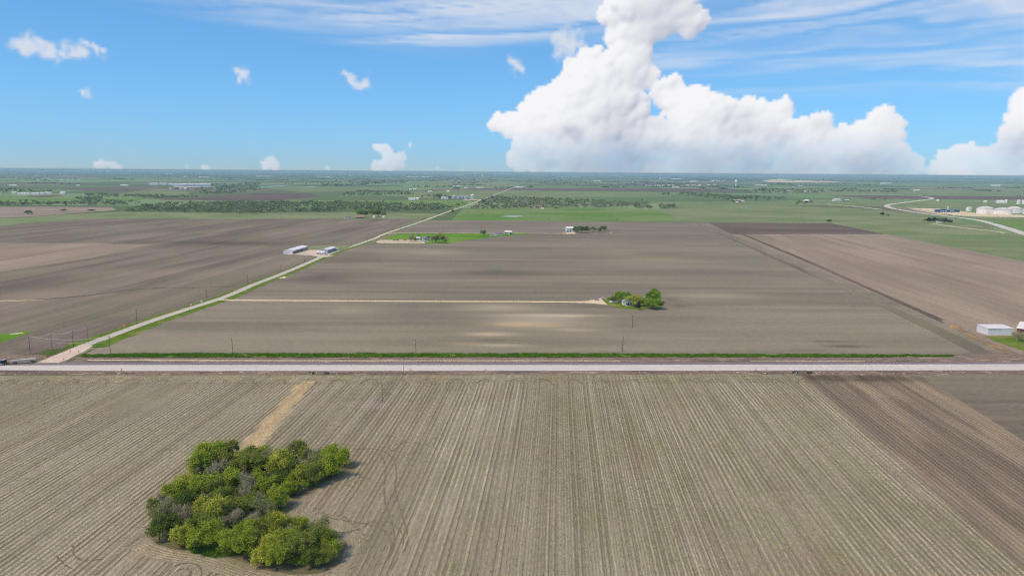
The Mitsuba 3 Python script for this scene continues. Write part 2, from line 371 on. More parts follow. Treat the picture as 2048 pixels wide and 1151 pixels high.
def meadow(ca, cb, cc):
    def fn(p, n, uv):
        u, v = uv.x, uv.y
        c = mix(ca, cb, smoothstep(0.28, 0.72, fbm(u / 150, v / 70, 3)))
        c = mix(c, cc, 0.6 * smoothstep(0.5, 0.75, fbm(u / 90 + 50, v / 40 + 9, 3)))
        return c * (0.88 + 0.14 * noise(u / 60, v / 5) + 0.22 * (noise(u / 1.5, v / 1.5) - 0.5))
    return fn


def far_ground(p, n, uv):                                     # a patchwork of fields to the horizon
    a, s = rowframe(p)
    w = 260 * (fbm(a / 2600, s / 2600, 2) - 0.5)
    a, s = a + w, s - w
    j = dr.floor(s / 520)
    off = cell_rand(j, 77) * 1700
    wd = 700 + 900 * cell_rand(j, 5)
    i = dr.floor((a + off) / wd)
    r, r2 = cell_rand(i, j, 3), cell_rand(i, j, 8)
    green = mix(C(112, 146, 96), C(138, 160, 114), r2)
    brown = mix(C(120, 112, 100), C(142, 134, 116), r2)
    scrub = mix(C(96, 118, 80), C(118, 130, 94), r2)
    c = dr.select(r < 0.64, green, dr.select(r < 0.76, brown, scrub))
    mott = fbm(a / 170, s / 170, 3)
    c = mix(c, C(88, 110, 74), 0.55 * smoothstep(0.55, 0.70, fbm(a / 900 + 3, s / 600, 3)))
    c = mix(c, C(66, 90, 70), 0.85 * smoothstep(8500, 15000, s) * smoothstep(0.36, 0.58, fbm(a / 4000, s / 1500 + 9, 3)))
    return c * (0.90 + 0.2 * mott)


def asphalt(p, n, uv):
    c = mix(C(214, 209, 199), C(196, 192, 183), fbm(uv.x / 14, uv.y / 1.0, 2))
    edge = smoothstep(2.4, 3.6, dr.abs(uv.y))
    c = mix(c, C(176, 168, 140), edge * 0.6)
    wheel = smoothstep(0.5, 0.0, dr.abs(dr.abs(uv.y) - 1.6))
    return c * (1 - 0.10 * wheel) * (0.93 + 0.14 * noise(uv.x / 1.5, uv.y / 0.4))


def caliche(p, n, uv):                                        # pale crushed-stone road base
    c = mix(C(226, 222, 214), C(211, 207, 199), fbm(p.x / 40, p.y / 1.3, 3))
    c = mix(c, C(218, 210, 200), 0.4 * smoothstep(0.5, 0.75, fbm(p.x / 16 + 8, p.y / 2.0, 2)))
    ln = noise(p.x / 60, p.y / 0.35)
    return c * (0.92 + 0.10 * ln + 0.06 * (noise(p.x / 0.8, p.y / 0.5) - 0.5))


def lane(p, n, uv):                                           # fresh dark road mix
    c = mix(C(148, 144, 146), C(126, 122, 124), fbm(p.x / 30, p.y / 0.9, 3))
    return c * (0.92 + 0.16 * noise(p.x / 1.2, p.y / 0.3))


def raw_dirt(p, n, uv):                                       # torn-up shoulders
    c = mix(C(126, 113, 103), C(152, 136, 122), fbm(p.x / 6, p.y / 1.0, 3))
    c = mix(c, C(92, 84, 80), 0.6 * smoothstep(0.5, 0.7, fbm(p.x / 24, p.y / 2.0 + 30, 2)))
    c = mix(c, C(205, 188, 168), 0.75 * smoothstep(0.66, 0.78, fbm(p.x / 9 + 70, p.y / 0.8, 3)))
    return c * (0.75 + 0.5 * noise(p.x / 0.7, p.y / 0.35))


def sand(p, n, uv):
    c = mix(C(238, 224, 190), C(222, 206, 168), fbm(p.x / 5, p.y / 3, 3))
    return c * (0.88 + 0.2 * noise(p.x / 0.8, p.y / 0.6))


def lawn(p, n, uv):
    c = mix(C(92, 124, 44), C(122, 146, 58), fbm(p.x / 9, p.y / 6, 3))
    c = mix(c, C(150, 146, 92), 0.75 * smoothstep(0.48, 0.72, fbm(p.x / 12 + 40, p.y / 9, 2)))
    return c * (0.75 + 0.45 * noise(p.x / 0.9, p.y / 0.9))


def straw(p, n, uv):                                          # the sandy grassed waterway
    a, s = rowframe(p)
    c = mix(C(214, 188, 142), C(196, 172, 128), fbm(a / 3, s / 14, 3))
    c = mix(c, C(172, 156, 118), 0.5 * smoothstep(0.5, 0.7, fbm(a / 2 + 30, s / 9, 2)))
    return c * (0.84 + 0.28 * noise(a / 0.45, s / 4.0))


def ochre(p, n, uv):                                          # patchy ochre dirt and brown soil
    c = mix(C(142, 124, 102), C(190, 156, 104), smoothstep(0.25, 0.80, fbm(p.x / 5, p.y / 9, 3)))
    c = mix(c, C(126, 114, 98), smoothstep(1.0, 2.9, dr.abs(uv.y)) * smoothstep(0.25, 0.6, fbm(p.x / 3 + 40, p.y / 5, 2)))
    return c * (0.85 + 0.3 * noise(p.x / 0.9, p.y / 1.4))


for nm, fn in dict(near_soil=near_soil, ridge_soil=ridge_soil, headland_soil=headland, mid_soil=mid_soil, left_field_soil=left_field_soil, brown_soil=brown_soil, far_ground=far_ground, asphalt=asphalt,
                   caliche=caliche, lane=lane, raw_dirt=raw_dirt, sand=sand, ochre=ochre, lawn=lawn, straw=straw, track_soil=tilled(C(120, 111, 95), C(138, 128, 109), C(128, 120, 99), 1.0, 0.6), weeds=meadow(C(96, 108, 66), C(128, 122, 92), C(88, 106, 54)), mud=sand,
                   left_soil=tilled(C(118, 110, 99), C(142, 133, 117), C(130, 129, 104), 2.2, 1.5),
                   plum_soil=tilled(C(104, 94, 88), C(126, 114, 104), C(112, 100, 92), 2.0, 0.6),
                   pink_soil=tilled(C(150, 136, 122), C(172, 157, 140), C(156, 146, 127), 1.6, 1.2), gravel=tilled(C(212, 196, 176), C(226, 210, 190), C(200, 180, 158), 1.0, 0.6),
                   bright_lawn=meadow(C(96, 146, 46), C(118, 160, 58), C(140, 160, 80)), creek_weeds=meadow(C(104, 104, 86), C(122, 116, 100), C(98, 104, 78)),
                   meadow=meadow(C(126, 144, 99), C(145, 156, 116), C(119, 142, 91)),
                   pasture=meadow(C(108, 146, 70), C(130, 156, 92), C(140, 152, 110))).items():
    matte(nm, fn)
scene['surface_water'] = {'type': 'twosided', 'bsdf': {'type': 'principled', 'base_color': {'type': 'rgb', 'value': [0.10, 0.11, 0.10]}, 'roughness': 0.12, 'specular': 0.9}}


def flat(poly, z, bsdf, ang=0.0):
    """A flat sheet for a polygon (points or shapely); uv = metres along and across the direction ang (radians left of east)."""
    g = poly if hasattr(poly, 'geom_type') else Polygon(poly)
    if not g.is_valid: g = g.buffer(0)
    V, Fc, n0 = [], [], 0
    for q in getattr(g, 'geoms', [g]):
        if q.area < 0.01: continue
        v, f = trimesh.creation.triangulate_polygon(q, engine='earcut')
        t = trimesh.Trimesh(np.c_[v, np.zeros(len(v))], f, process=False)
        e1, e2 = v[f[:, 1]] - v[f[:, 0]], v[f[:, 2]] - v[f[:, 0]]
        f = np.where((e1[:, 0] * e2[:, 1] - e1[:, 1] * e2[:, 0] < 0)[:, None], f[:, ::-1], f)
        V.append(np.c_[v, np.full(len(v), z)]); Fc.append(f + n0); n0 += len(v)
    v, f = np.vstack(V), np.vstack(Fc)
    ca, sa = math.cos(ang), math.sin(ang)
    uv = np.stack([v[:, 0] * ca + v[:, 1] * sa, -v[:, 0] * sa + v[:, 1] * ca], 1)
    return mply((v, f), bsdf, uv=uv)


_level = [0.02]


def ground(name, label, poly, bsdf, ang=0.0, z=None, cat=None):
    if z is None:
        _level[0] += 0.003
        z = _level[0]
    k = numbered(name)
    scene[k] = flat(poly, z, bsdf, ang)
    tag(k, label, cat or name.split('_')[-1], kind='structure')
    return k


def ribbon(pts, w, z, bsdf, smooth=True, taper=None):
    """A road: a strip along a polyline; uv = (metres along, metres off the middle)."""
    p = np.array(pts, float)
    if smooth:
        q = []
        e = np.vstack([2 * p[0] - p[1], p, 2 * p[-1] - p[-2]])
        for i in range(len(p) - 1):
            for t in np.linspace(0, 1, 7)[:-1]:
                a, b, c_, d_ = e[i], e[i + 1], e[i + 2], e[i + 3]
                q.append(0.5 * (2 * b + (c_ - a) * t + (2 * a - 5 * b + 4 * c_ - d_) * t * t + (3 * b - a - 3 * c_ + d_) * t ** 3))
        p = np.array(q + [p[-1]])
    t = np.gradient(p, axis=0); t /= np.linalg.norm(t, axis=1, keepdims=True)
    nrm = np.stack([-t[:, 1], t[:, 0]], 1)
    s = np.r_[0, np.cumsum(np.linalg.norm(np.diff(p, axis=0), axis=1))]
    ws = np.full(len(p), w) if np.ndim(w) == 0 else np.interp(np.linspace(0, 1, len(p)), np.linspace(0, 1, len(w)), w)
    if smooth == 'ragged':
        k = np.linspace(0, len(p) - 1, int(s[-1] / 3.0)); ii = np.arange(len(p))
        p, ws, s = np.stack([np.interp(k, ii, p[:, c]) for c in (0, 1)], 1), np.interp(k, ii, ws), np.interp(k, ii, s)
        nrm = np.stack([np.interp(k, ii, nrm[:, c]) for c in (0, 1)], 1)
        jit = lambda sd: meshkit.fbm(np.stack([s / 9, s * 0 + sd, s * 0], -1), 3) - 0.5
        p = p + nrm * (jit(3.0) * 2.6)[:, None]
        ws = ws * (1 + 0.45 * jit(9.0))
    offs = np.array([-0.5, -0.25, 0, 0.25, 0.5])
    v = p[:, None] + nrm[:, None] * (offs[None, :, None] * ws[:, None, None])
    uv = np.stack([np.repeat(s[:, None], 5, 1), offs[None] * ws[:, None]], -1).reshape(-1, 2)
    v = np.c_[v.reshape(-1, 2), np.full(len(p) * 5, z)]
    i, j = np.meshgrid(np.arange(len(p) - 1), np.arange(4), indexing='ij')
    f = np.stack([i * 5 + j, (i + 1) * 5 + j, (i + 1) * 5 + j + 1, i * 5 + j + 1], -1).reshape(-1, 4)[:, ::-1]
    return mply((v, f), bsdf, uv=uv), p, s


def road(name, label, pts, w, bsdf, smooth=True, cat='road'):
    _level[0] += 0.003
    k = numbered(name)
    scene[k], p, s = ribbon(pts, w, _level[0], bsdf, smooth)
    tag(k, label, cat, kind='structure')
    return p


def bearing(a, b):
    return math.atan2(b[1] - a[1], b[0] - a[0])


# ------------------------------------------------------------------ the plain and its fields
ring = [(60000 * math.cos(t), 60000 * math.sin(t)) for t in np.linspace(0, 2 * math.pi, 181)[:-1]]
scene['ground'] = flat(ring, 0.0, 'far_ground')
tag('ground', 'patchwork of distant farmland reaching the horizon', 'ground', kind='structure')
ROADDIR = bearing((-253.41,382.74), (298.37,397.53))
FARDIR = ROADDIR + 0.01
LEFTDIR = bearing((-554.19,754.54), (-534.33,969.52))

# far fields first (lowest), then nearer ones
for nm, lb, pts, m in [
    ('field', 'pinkish brown ploughed strip behind the green margin at far left', [(-1841.57,1966.21),(-1383.42,2094.16),(-1183.54,2093.87),(-1087.3,1939.37),(-1118.36,1727.02),(-1125.55,1647.29),(-1165.75,1605.84),(-1390.56,1480.48)], 'pink_soil'),
    ('field', 'pale green field margin beyond the left ploughed field', [(-1302.46,1287.15),(-993.32,1365.81),(-990.68,1447.9),(-960.11,1585.33),(-695.73,1623.91),(-391.21,1649.36),(-218.57,1668.79),(-172.08,1801.18),(-206.7,1885),(-442.59,1925.76),(-723.12,1842.02),(-1032.56,1871.85),(-1106.23,1708.1),(-1113.89,1630.05),(-1153.97,1589.44),(-1471.49,1456.42)], 'meadow'),
    ('field', 'bright green field below the white sheds at far left', [(-2628.19,2813.4),(-1832.73,2809.99),(-1647.72,2685.26),(-1526.9,2516.24),(-1544.43,2365.33),(-1680.32,2322.12),(-2074.41,2216.99)], 'pasture'),
    ('field', 'small green clearing among the scrub left of centre', [(-1589.98,2749.49),(-1458.98,2803.51),(-1340.78,2550.72),(-1431.74,2489.48)], 'pasture'),
    ('field', 'light green meadow in front of the long warehouse', [(-1807.35,3206),(-1957.1,3782),(-1884.75,3966),(-1622.15,3582),(-1502.09,3280),(-1560.48,3054)], 'meadow'),
    ('field', 'thin dark ploughed strip left of the long warehouse', [(-2666.09,4149),(-2387.04,4111),(-2083.41,4083),(-1956.4,3585),(-2134.87,3631),(-2514.86,3948)], 'plum_soil'),
    ('field', 'purplish ploughed field behind the left woodland', [(-1374.65,2688.15),(-1251.08,2932.99),(-1264.42,3499),(-993.83,3482),(-853.59,3145),(-865.73,2638.73),(-1004.75,2612.97),(-1279.06,2608.65)], 'plum_soil'),
    ('field', 'green meadow behind the middle scrubland', [(-1589.07,4656),(-1007.4,5021),(-695.18,4385),(-1112.75,3717)], 'meadow'),
    ('field', 'green rough pasture left of the grain bins', [(-711.95,2620.51),(-382.38,2777.76),(-167.89,2792.89),(-155.61,2315.85),(-207.86,2177.63),(-550.27,2397.83)], 'pasture'),
    ('field', 'dark ploughed strip in front of the distant hamlet', [(-320.53,4777),(-5.17,5034),(852.77,5405),(1655.2,5251),(1401.22,4383),(850.61,4405),(-4.5,4465),(-297.19,4428)], 'plum_soil'),
    ('field', 'long light green field behind the tree belt', [(-697.04,3732),(-285.98,4261),(827.64,4286),(772.04,3430),(166.65,3168),(-140.08,3044),(-411.34,2989.05)], 'meadow'),
    ('field', 'bright green strip of field far behind the grain bins', [(-1100.61,8933),(-9.97,9074),(63.63,6251),(-92.53,5169),(-445.2,5048),(-769.99,5909)], 'meadow'),
    ('field', 'dark ploughed strip beyond the curving highway', [(1710.76,3874),(1831.92,3859),(2402.29,3904),(2780.37,3864),(3453,3850),(2950.88,3287),(2375.02,3298),(1943.34,3306),(1685.77,3350),(1679.11,3589)], 'plum_soil'),
    ('field', 'distant green field at far right', [(2114.31,6344),(3931,5470),(4712,5260),(3539,3946),(2849.86,3961),(1821.15,4079),(1429.17,4282)], 'meadow'),
    ('field', 'pale excavated ground far behind the water tower', [(4304,12363),(6353,16955),(5567,14014),(5244,11251),(4283,9935),(3535,9792)], 'sand'),
    ('field', 'wide dull green field right of the field track', [(440.09,2180.24),(538.28,2423.46),(867.35,2590.43),(1167.38,2313.72),(1146.3,1852.57),(950.5,1308.3),(659.82,543.93),(487.85,397.29),(663.38,907.32),(700.77,1324.66),(727.2,1616.99),(397.8,1623.43)], 'meadow'),
    ('field', 'green meadow between the tree belt and the dark strip', [(532.77,2750.79),(1067.98,2944.54),(1549.05,3260),(1642.73,3049),(1872.06,3038),(2624.02,2921.08),(1649.67,1829.39),(1107.24,1527.21),(1202.87,1818.89),(1251.24,2121.85),(1318.72,2544.48),(853.38,2548.37),(530.16,2386.57)], 'meadow'),
    ('pasture', 'bright green pasture with cattle beside the county road', [(-140.75,1616.04),(397.8,1623.43),(440.09,2180.24),(120.09,2273.72),(-150.39,2126.06)], 'pasture'),
]:
    ground(nm, lb, pts, m, FARDIR)

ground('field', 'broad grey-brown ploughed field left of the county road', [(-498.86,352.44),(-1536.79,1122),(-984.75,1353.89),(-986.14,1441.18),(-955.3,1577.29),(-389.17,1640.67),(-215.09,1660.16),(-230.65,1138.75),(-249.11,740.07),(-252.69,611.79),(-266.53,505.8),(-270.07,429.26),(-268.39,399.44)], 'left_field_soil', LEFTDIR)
ground('field', 'paler grey ploughed field at far left edge', [(-895.08,646.21),(-1327.48,966.81),(-766.49,1050.06),(-618.81,1053.42),(-539.16,1044.35),(-529.72,877.67),(-554.19,754.54)], 'pink_soil', LEFTDIR)
ground('field', 'great brown tilled field in the middle distance', [(-267.53,399.47),(-270.07,429.26),(-266.53,505.8),(-252.69,611.79),(-249.11,740.07),(-230.65,1138.75),(-210.64,1625.5),(399.45,1630.23),(442.12,1579.91),(330.6,526.74),(310.53,431.22),(302.66,415.4)], 'mid_soil', ROADDIR)
ground('field', 'dark purple-brown ploughed field right of the field track', [(446.53,1604.1),(730.95,1625.44),(702.73,1319.44),(404.63,1294.37)], 'plum_soil', FARDIR)
BDIR = bearing((331.73,528.61), (403.23,1304.88))
ground('field', 'pinkish brown ploughed field at right behind the white shed', [(405.13,1305.04),(705.72,1330.52),(667.26,912.73),(633.03,521.09),(544.62,445.69),(396.52,534.61),(329.52,523.08)], 'pink_soil', BDIR)
road('field_track', 'dark bare track along the right edge of the great field', [(294.18,416.33),(305.56,485.39),(319.72,610.6),(339.04,822.82),(370.04,1142.33),(410.9,1546.19)], [14, 13, 10, 9, 8, 7], 'left_soil', False, 'track')
road('field_track', 'narrow dark furrow track beside the pinkish ploughed field', [(329.18,521.27),(348.57,667.46),(383.52,933.4),(434.38,1375.21)], [7, 6.5, 6.5, 6], 'plum_soil', False, 'track')
ground('dirt_yard', 'orange-brown bare dirt round the white shed at right', [(330.08,532.25),(399.28,538.47),(497.24,538.17),(350.57,373.84),(317.12,412.36),(309.97,421.47),(315.81,463.33),(323.2,505.44)], 'pink_soil', BDIR, cat='dirt')
road('dirt_track', 'ochre dirt track running past the white shed to the road', [(326.69,514.12),(320.31,478.17),(316.59,449.5),(312.55,425.15),(310.83,409.92)], [5, 6, 7, 8, 9], 'ochre', 'ragged', 'track')
ground('lawn', 'green lawn in front of the white shed at right', [(327.77,478.41),(359.19,482.47),(447.31,482.23),(366.79,392.01),(326.42,436.71),(325.18,452.47)], 'lawn', cat='grass')

# foreground
near_poly = Polygon([(-665.88,358.85),(160.35,379.97),(142.61,113.91),(77.03,52.89),(-123,51.96)])
ground('field', 'near field of young crop rows running away from the viewer', near_poly, 'near_soil', math.pi / 2 - ROW)
ground('field', 'dark brown tilled field at lower right with rows', [(160.35,379.97),(228.25,381.73),(196.1,123.19),(142.61,113.91)], 'brown_soil', math.pi / 2 - ROW)
ground('field', 'brown field at right edge with rows across the view', [(228.25,381.73),(685.28,393.56),(236.27,123.56),(196.1,123.19)], 'left_soil', ROADDIR)
ground('field', 'greenish headland strip along the near side of the road', [(-665.72,358.76),(158.62,379.82),(159.16,366.24),(-637.61,342.87)], 'headland_soil', ROADDIR)
FOOT = Polygon([(-110.03,199.15),(-113.13,215.82),(-115.72,236.51),(-116.76,249.42),(-111.43,260.36),(-97.53,259.64),(-81.77,258.95),(-65.62,256.37),(-61.84,258.35),(-59.77,245.96),(-67.39,234.47),(-73.42,222.49),(-73.73,213.01),(-66.63,208.17),(-57.9,205.11),(-50.3,196.18),(-49.73,185.99),(-52.97,181.09),(-66.86,180.9),(-78.85,186.66),(-87.68,190.58),(-99.15,193.21)])
FOOT = FOOT.buffer(-4).buffer(7).buffer(-3)
_e = [FOOT.exterior.interpolate(t, normalized=True).coords[0] for t in np.linspace(0, 1, 161)[:-1]]
_c = np.array(FOOT.centroid.coords[0])
_e = [tuple(np.array(q) + (np.array(q) - _c) / np.linalg.norm(np.array(q) - _c) * 3.4 * (meshkit.noise(np.array([q[0] / 5, q[1] / 5, 0.0])) - 0.5)) for q in _e]
ground('grove_floor', 'dark bare soil rim round the grove', Polygon(_e).buffer(1.0), 'headland_soil', 0.0, cat='soil')
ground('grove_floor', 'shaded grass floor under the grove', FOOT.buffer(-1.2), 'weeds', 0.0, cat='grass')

# ridges: straight rows, and rows that follow the edge of the grove
ridge_lines = []
rd, ac = np.array([RS, RC]), np.array([RC, -RS])
RING = FOOT.buffer(7.6).intersection(Polygon([(-82.39,245.56),(-69.94,219.3),(-61.65,213.2),(-57.94,239.56),(-45.04,248.43),(-32.49,175.52),(-129.26,174.29),(-137.09,185.87),(-107.5,195.08),(-88.03,191.41),(-65.15,184.23),(-66.15,206.57),(-75.65,216.4)]).buffer(0))
SANDY = LineString(STRIP).buffer(3.7, cap_style='flat')
core = Polygon([(-455.13,346.52),(158.23,365.3),(144.26,159.4),(121.41,131.13),(-182.04,128.17)]).difference(FOOT.buffer(2.2)).difference(RING).difference(SANDY)
wide_lines = []
for i in range(-420, 330):
    wide = i < -14 or i > 52
    if wide and i % 2: continue
    o = ac * (i * 0.97 + 0.485)
    g = LineString([o + rd * 100, o + rd * 520]).intersection(core)
    (wide_lines if wide else ridge_lines).extend(q for q in getattr(g, 'geoms', [g]) if q.length > 3)
for dd in np.arange(2.4, 7.6, 1.05):
    g = LineString(FOOT.buffer(dd, join_style=1).exterior.coords).intersection(RING)
    ridge_lines += [q for q in getattr(g, 'geoms', [g]) if q.geom_type == 'LineString' and q.length > 3]
for k in range(14):
    off = LineString([(-456.18,347.36),(158.8,366.69)])
    o = np.array(off.coords) - np.array([-math.sin(ROADDIR), math.cos(ROADDIR)]) * (k * 0.97 - 13)
    ridge_lines.append(LineString(o))


def ridges(lines, wid, hgt, step, z0):
    V, Fc, n0 = [], [], 0
    for g in lines:
        n = max(2, int(g.length / step) + 1)
        pts = np.array([g.interpolate(t, normalized=True).coords[0] for t in np.linspace(0, 1, n)])
        t = np.gradient(pts, axis=0); t /= np.linalg.norm(t, axis=1, keepdims=True) + 1e-9
        nr = np.stack([-t[:, 1], t[:, 0]], 1)
        q = np.c_[pts, pts[:, :1] * 0]
        wob = (meshkit.noise(q * 0.35) - 0.5) * 0.16
        hh = hgt * (0.7 + 0.6 * meshkit.noise(q * 0.8 + 9))
        c = pts + nr * wob[:, None]
        prof = [(-wid / 2, 0), (-wid * 0.18, 1), (wid * 0.18, 1), (wid / 2, 0)]
        v = np.stack([np.c_[c + nr * a, z0 + hh * b] for a, b in prof], 1).reshape(-1, 3)
        i, j = np.meshgrid(np.arange(n - 1), np.arange(3), indexing='ij')
        f = np.stack([i * 4 + j, i * 4 + j + 1, (i + 1) * 4 + j + 1, (i + 1) * 4 + j], -1).reshape(-1, 4)
        V.append(v); Fc.append(f + n0); n0 += len(v)
    return np.vstack(V), np.vstack(Fc)


v, f = ridges(ridge_lines, 0.62, 0.09, 5.0, _level[0] - 0.02)
v2, f2 = ridges(wide_lines, 1.0, 0.12, 5.0, _level[0] - 0.02)
f = np.vstack([f, f2 + len(v)]); v = np.vstack([v, v2])
brown_core = Polygon([(155.86,363.43),(219.78,366.84),(194.84,125.18),(142.74,115.78)])
bl = []
for i in range(30, 420, 2):
    o = ac * (i * 0.97 + 0.485)
    g = LineString([o + rd * 60, o + rd * 520]).intersection(brown_core)
    bl += [q for q in getattr(g, 'geoms', [g]) if q.length > 3]
scene['soil_ridges'] = mply(ridges(bl, 1.0, 0.10, 6.0, _level[0] - 0.02), 'brown_soil')
tag('soil_ridges', 'low dark earth ridges across the brown field at lower right', 'soil ridges', kind='stuff')
scene['crop_rows'] = mply((v, f), 'ridge_soil')
tag('crop_rows', 'low earth ridges with young crop across the near field', 'crop rows', kind='stuff')

# wheel tracks: turning loops on the headland and curves round the grove
tr = []
hl = _level[0] + 0.10
A0 = np.array((-265.7,352.96))
ux = np.array([math.cos(ROADDIR), math.sin(ROADDIR)]); uy = np.array([-ux[1], ux[0]])
r2 = np.random.default_rng(5)
for i in range(-3, 30):
    for w in (0.0, 1.5):
        c = A0 + ux * (i * 15.52 + 4 + r2.uniform(-1, 1))
        th = np.linspace(-0.15, math.pi + 0.15, 18)
        rad = 4.6 - w
        tr.append((LineString([c + ux * math.cos(t) * rad + uy * (math.sin(t) * (8.2 - w * 1.1) - 1.0 + r2.normal(0, .06)) for t in th]), 0.42))
for pts in ([(-51.23,263.45),(-47.95,254.94),(-45.9,244.67),(-44.9,235.25),(-42.56,223.49),(-39.72,214.58),(-36.56,205.52),(-35.14,199.33),(-34.43,192.79),(-35.28,186.72)],
            [(-62.3,268.33),(-54.32,269.15),(-48.46,264.76),(-44.1,255.01),(-41.95,244.74),(-40.91,234.19),(-38.07,223.56),(-34.93,212.93),(-31.86,203.22),(-30.68,196.46),(-31.17,190.81)],
            [(-55.7,216.02),(-52.87,210.99),(-48.53,207.8),(-44.94,207.85),(-41.56,211.16),(-36.97,207.97),(-33.31,202.44),(-31.7,195.69),(-31.72,192.19),(-33.26,181.59)],
            [(-61.48,215.93),(-59.16,211.73),(-44.84,207.4),(-40.51,205.46),(-36.81,200.08),(-35.28,195.64),(-35.19,188.61)],
            [(-95.35,178.14),(-95.42,181.91),(-93.81,184.52),(-90.4,184.93),(-86.89,182.66),(-85.11,180.17),(-85.07,177.96)],
            [(-92.93,178.17),(-92.57,181.06),(-90.47,181.97),(-88.42,180.12),(-88.05,178.16)],
            [(-129.42,193.35),(-126.05,187.88),(-120.58,184.52),(-116.7,186.41)], [(-130.81,187.82),(-124.81,182.66),(-120.91,180.44)],
            [(-51.12,283.81),(-50.24,272.76),(-47.3,265.03),(-43.95,278.31)], [(-59.2,204.16),(-50.87,201.81),(-47.44,203.71),(-44.79,207.53)]):
    tr.append((LineString(pts), 0.55))
V, Fc, n0 = [], [], 0
for g, w in tr:
    n = max(8, int(g.length / 1.2))
    pts = np.array([g.interpolate(t, normalized=True).coords[0] for t in np.linspace(0, 1, n)])
    if n > 12:
        ker = np.ones(5) / 5
        pts[2:-2] = np.stack([np.convolve(pts[:, k], ker, 'valid') for k in (0, 1)], 1)
    t = np.gradient(pts, axis=0); t /= np.linalg.norm(t, axis=1, keepdims=True) + 1e-9
    nr = np.stack([-t[:, 1], t[:, 0]], 1)
    ww = w * (0.5 + 0.9 * meshkit.noise(np.c_[pts, pts[:, :1] * 0] * 0.5))[:, None]
    v = np.stack([np.c_[pts - nr * ww / 2, np.full(n, hl)], np.c_[pts + nr * ww / 2, np.full(n, hl)]], 1).reshape(-1, 3)
    i = np.arange(n - 1)
    Fc.append(np.stack([i * 2 + 1, i * 2, i * 2 + 2, i * 2 + 3], 1) + n0); V.append(v); n0 += len(v)
# wheelings between the rows, a pair in every eighth pass
wl = []
for k in range(-28, 29):
    if r2.random() < 0.12: continue
    for s in (-0.97, 0.97):
        o = ac * (k * 7.76 + s)
        g = LineString([o + rd * 100, o + rd * 520]).intersection(core)
        wl += [q for q in getattr(g, 'geoms', [g]) if q.length > 6]
for g in wl:
    n = max(3, int(g.length / 3))
    pts = np.array([g.interpolate(t, normalized=True).coords[0] for t in np.linspace(0, 1, n)])
    q = np.c_[pts, pts[:, :1] * 0]
    ww = 0.44 * np.clip(0.15 + 1.7 * meshkit.noise(q * np.array([0.35, 0.035, 1])), 0.1, 1.1)[:, None]
    v = np.stack([np.c_[pts - ac * ww / 2, np.full(n, hl - 0.06)], np.c_[pts + ac * ww / 2, np.full(n, hl - 0.06)]], 1).reshape(-1, 3)
    i = np.arange(n - 1)
    Fc.append(np.stack([i * 2, i * 2 + 1, i * 2 + 3, i * 2 + 2], 1) + n0); V.append(v); n0 += len(v)
scene['wheel_tracks'] = mply((np.vstack(V), np.vstack(Fc)), 'track_soil', uv=np.vstack(V)[:, :2])
tag('wheel_tracks', 'dark tractor wheel marks curving across the near field', 'tracks', kind='structure')

# ------------------------------------------------------------------ the main road under construction


ground('road_verge', 'bare soil verge on the far side of the main road', [(-744.01,403.02),(-278.24,412.38),(292.85,428.24),(779.07,449.96),(715.98,412.03),(-692.64,373.98)], 'raw_dirt', ROADDIR, cat='soil')
ground('road_shoulder', 'torn brown dirt shoulder on the near side of the main road', [(-682.54,368.27),(-282.89,376.89),(295.29,393.23),(708.34,407.43),(681.06,391.02),(287.15,381.87),(227.74,380.82),(-276.97,368.64),(-667.94,360.01)], 'raw_dirt', ROADDIR, cat='soil')
ground('road_lane', 'dark grey unfinished lane of the main road', [(-706.58,381.86),(-290.48,387.46),(-275.87,391.04),(-254.78,393.99),(0.32,400.58),(307.16,409.82),(735.84,423.97),(719.87,414.36),(-689.24,372.06)], 'lane', ROADDIR, cat='road')
ground('main_road', 'wide pale road base under construction across the view', [(-697.8,376.9),(-289.67,386.32),(-218.88,389.51),(0.33,395.25),(303.91,405.26),(727.77,419.11),(704.57,405.16),(294.53,392.17),(0.34,383.17),(-212.33,377.36),(-282.89,376.89),(-680.89,367.33)], 'caliche', ROADDIR, cat='road')
ground('kerb_strip', 'thin cream kerb strip along the far edge of the road', [(-248.13,399.79),(-124.45,402.12),(64.6,406.93),(64.43,405.8),(-123.96,400.46),(-210.95,398.6),(-247.22,398.26)], 'sand', ROADDIR, cat='kerb')
ground('kerb_strip', 'broken cream spoil line beside the road at right', [(142.18,407.51),(178.6,409.08),(212.31,410.7),(211.85,409.78),(178.13,407.94),(141.92,406.71)], 'sand', ROADDIR, cat='kerb')

# county road with its grass verges
CR = [(-268.59,393.94),(-267.53,399.47),(-270.07,429.26),(-268.37,463.77),(-265.92,504.6),(-260.17,552.89),(-252.69,611.79),(-252.05,680.71),(-249.11,740.07),(-247.4,822.37),(-246.09,953.92),(-229.98,1135.4),(-226.19,1283.15),(-205.65,1544.24),(-177.33,2038.28),(-153.5,2333.6),(-112.46,3111),(-46.33,4271),(63.63,6251)]
crv = np.array(CR)
road('grass_verge', 'green grass verge on both sides of the county road', (crv[2:16] + np.array([2.2, 0])), [27, 24, 22, 20, 19, 18, 17, 16, 16, 16, 15, 15, 15, 15], 'lawn', 'ragged', 'grass')
cr_path = road('county_road', 'straight pale grey county road running to the horizon', CR, 7.6, 'asphalt')
JUNC = [(-273.76,392.17),(-273.13,398.2),(-273.06,413.72),(-273.07,423.48),(-272.37,435.68),(-264.61,433.29),(-261.41,419.5),(-261.07,409.93),(-259.59,400.81),(-260.41,392.86)]
ground('road_junction', 'tan dirt mouth of the county road at the junction', JUNC, 'gravel', 0.0, cat='road')

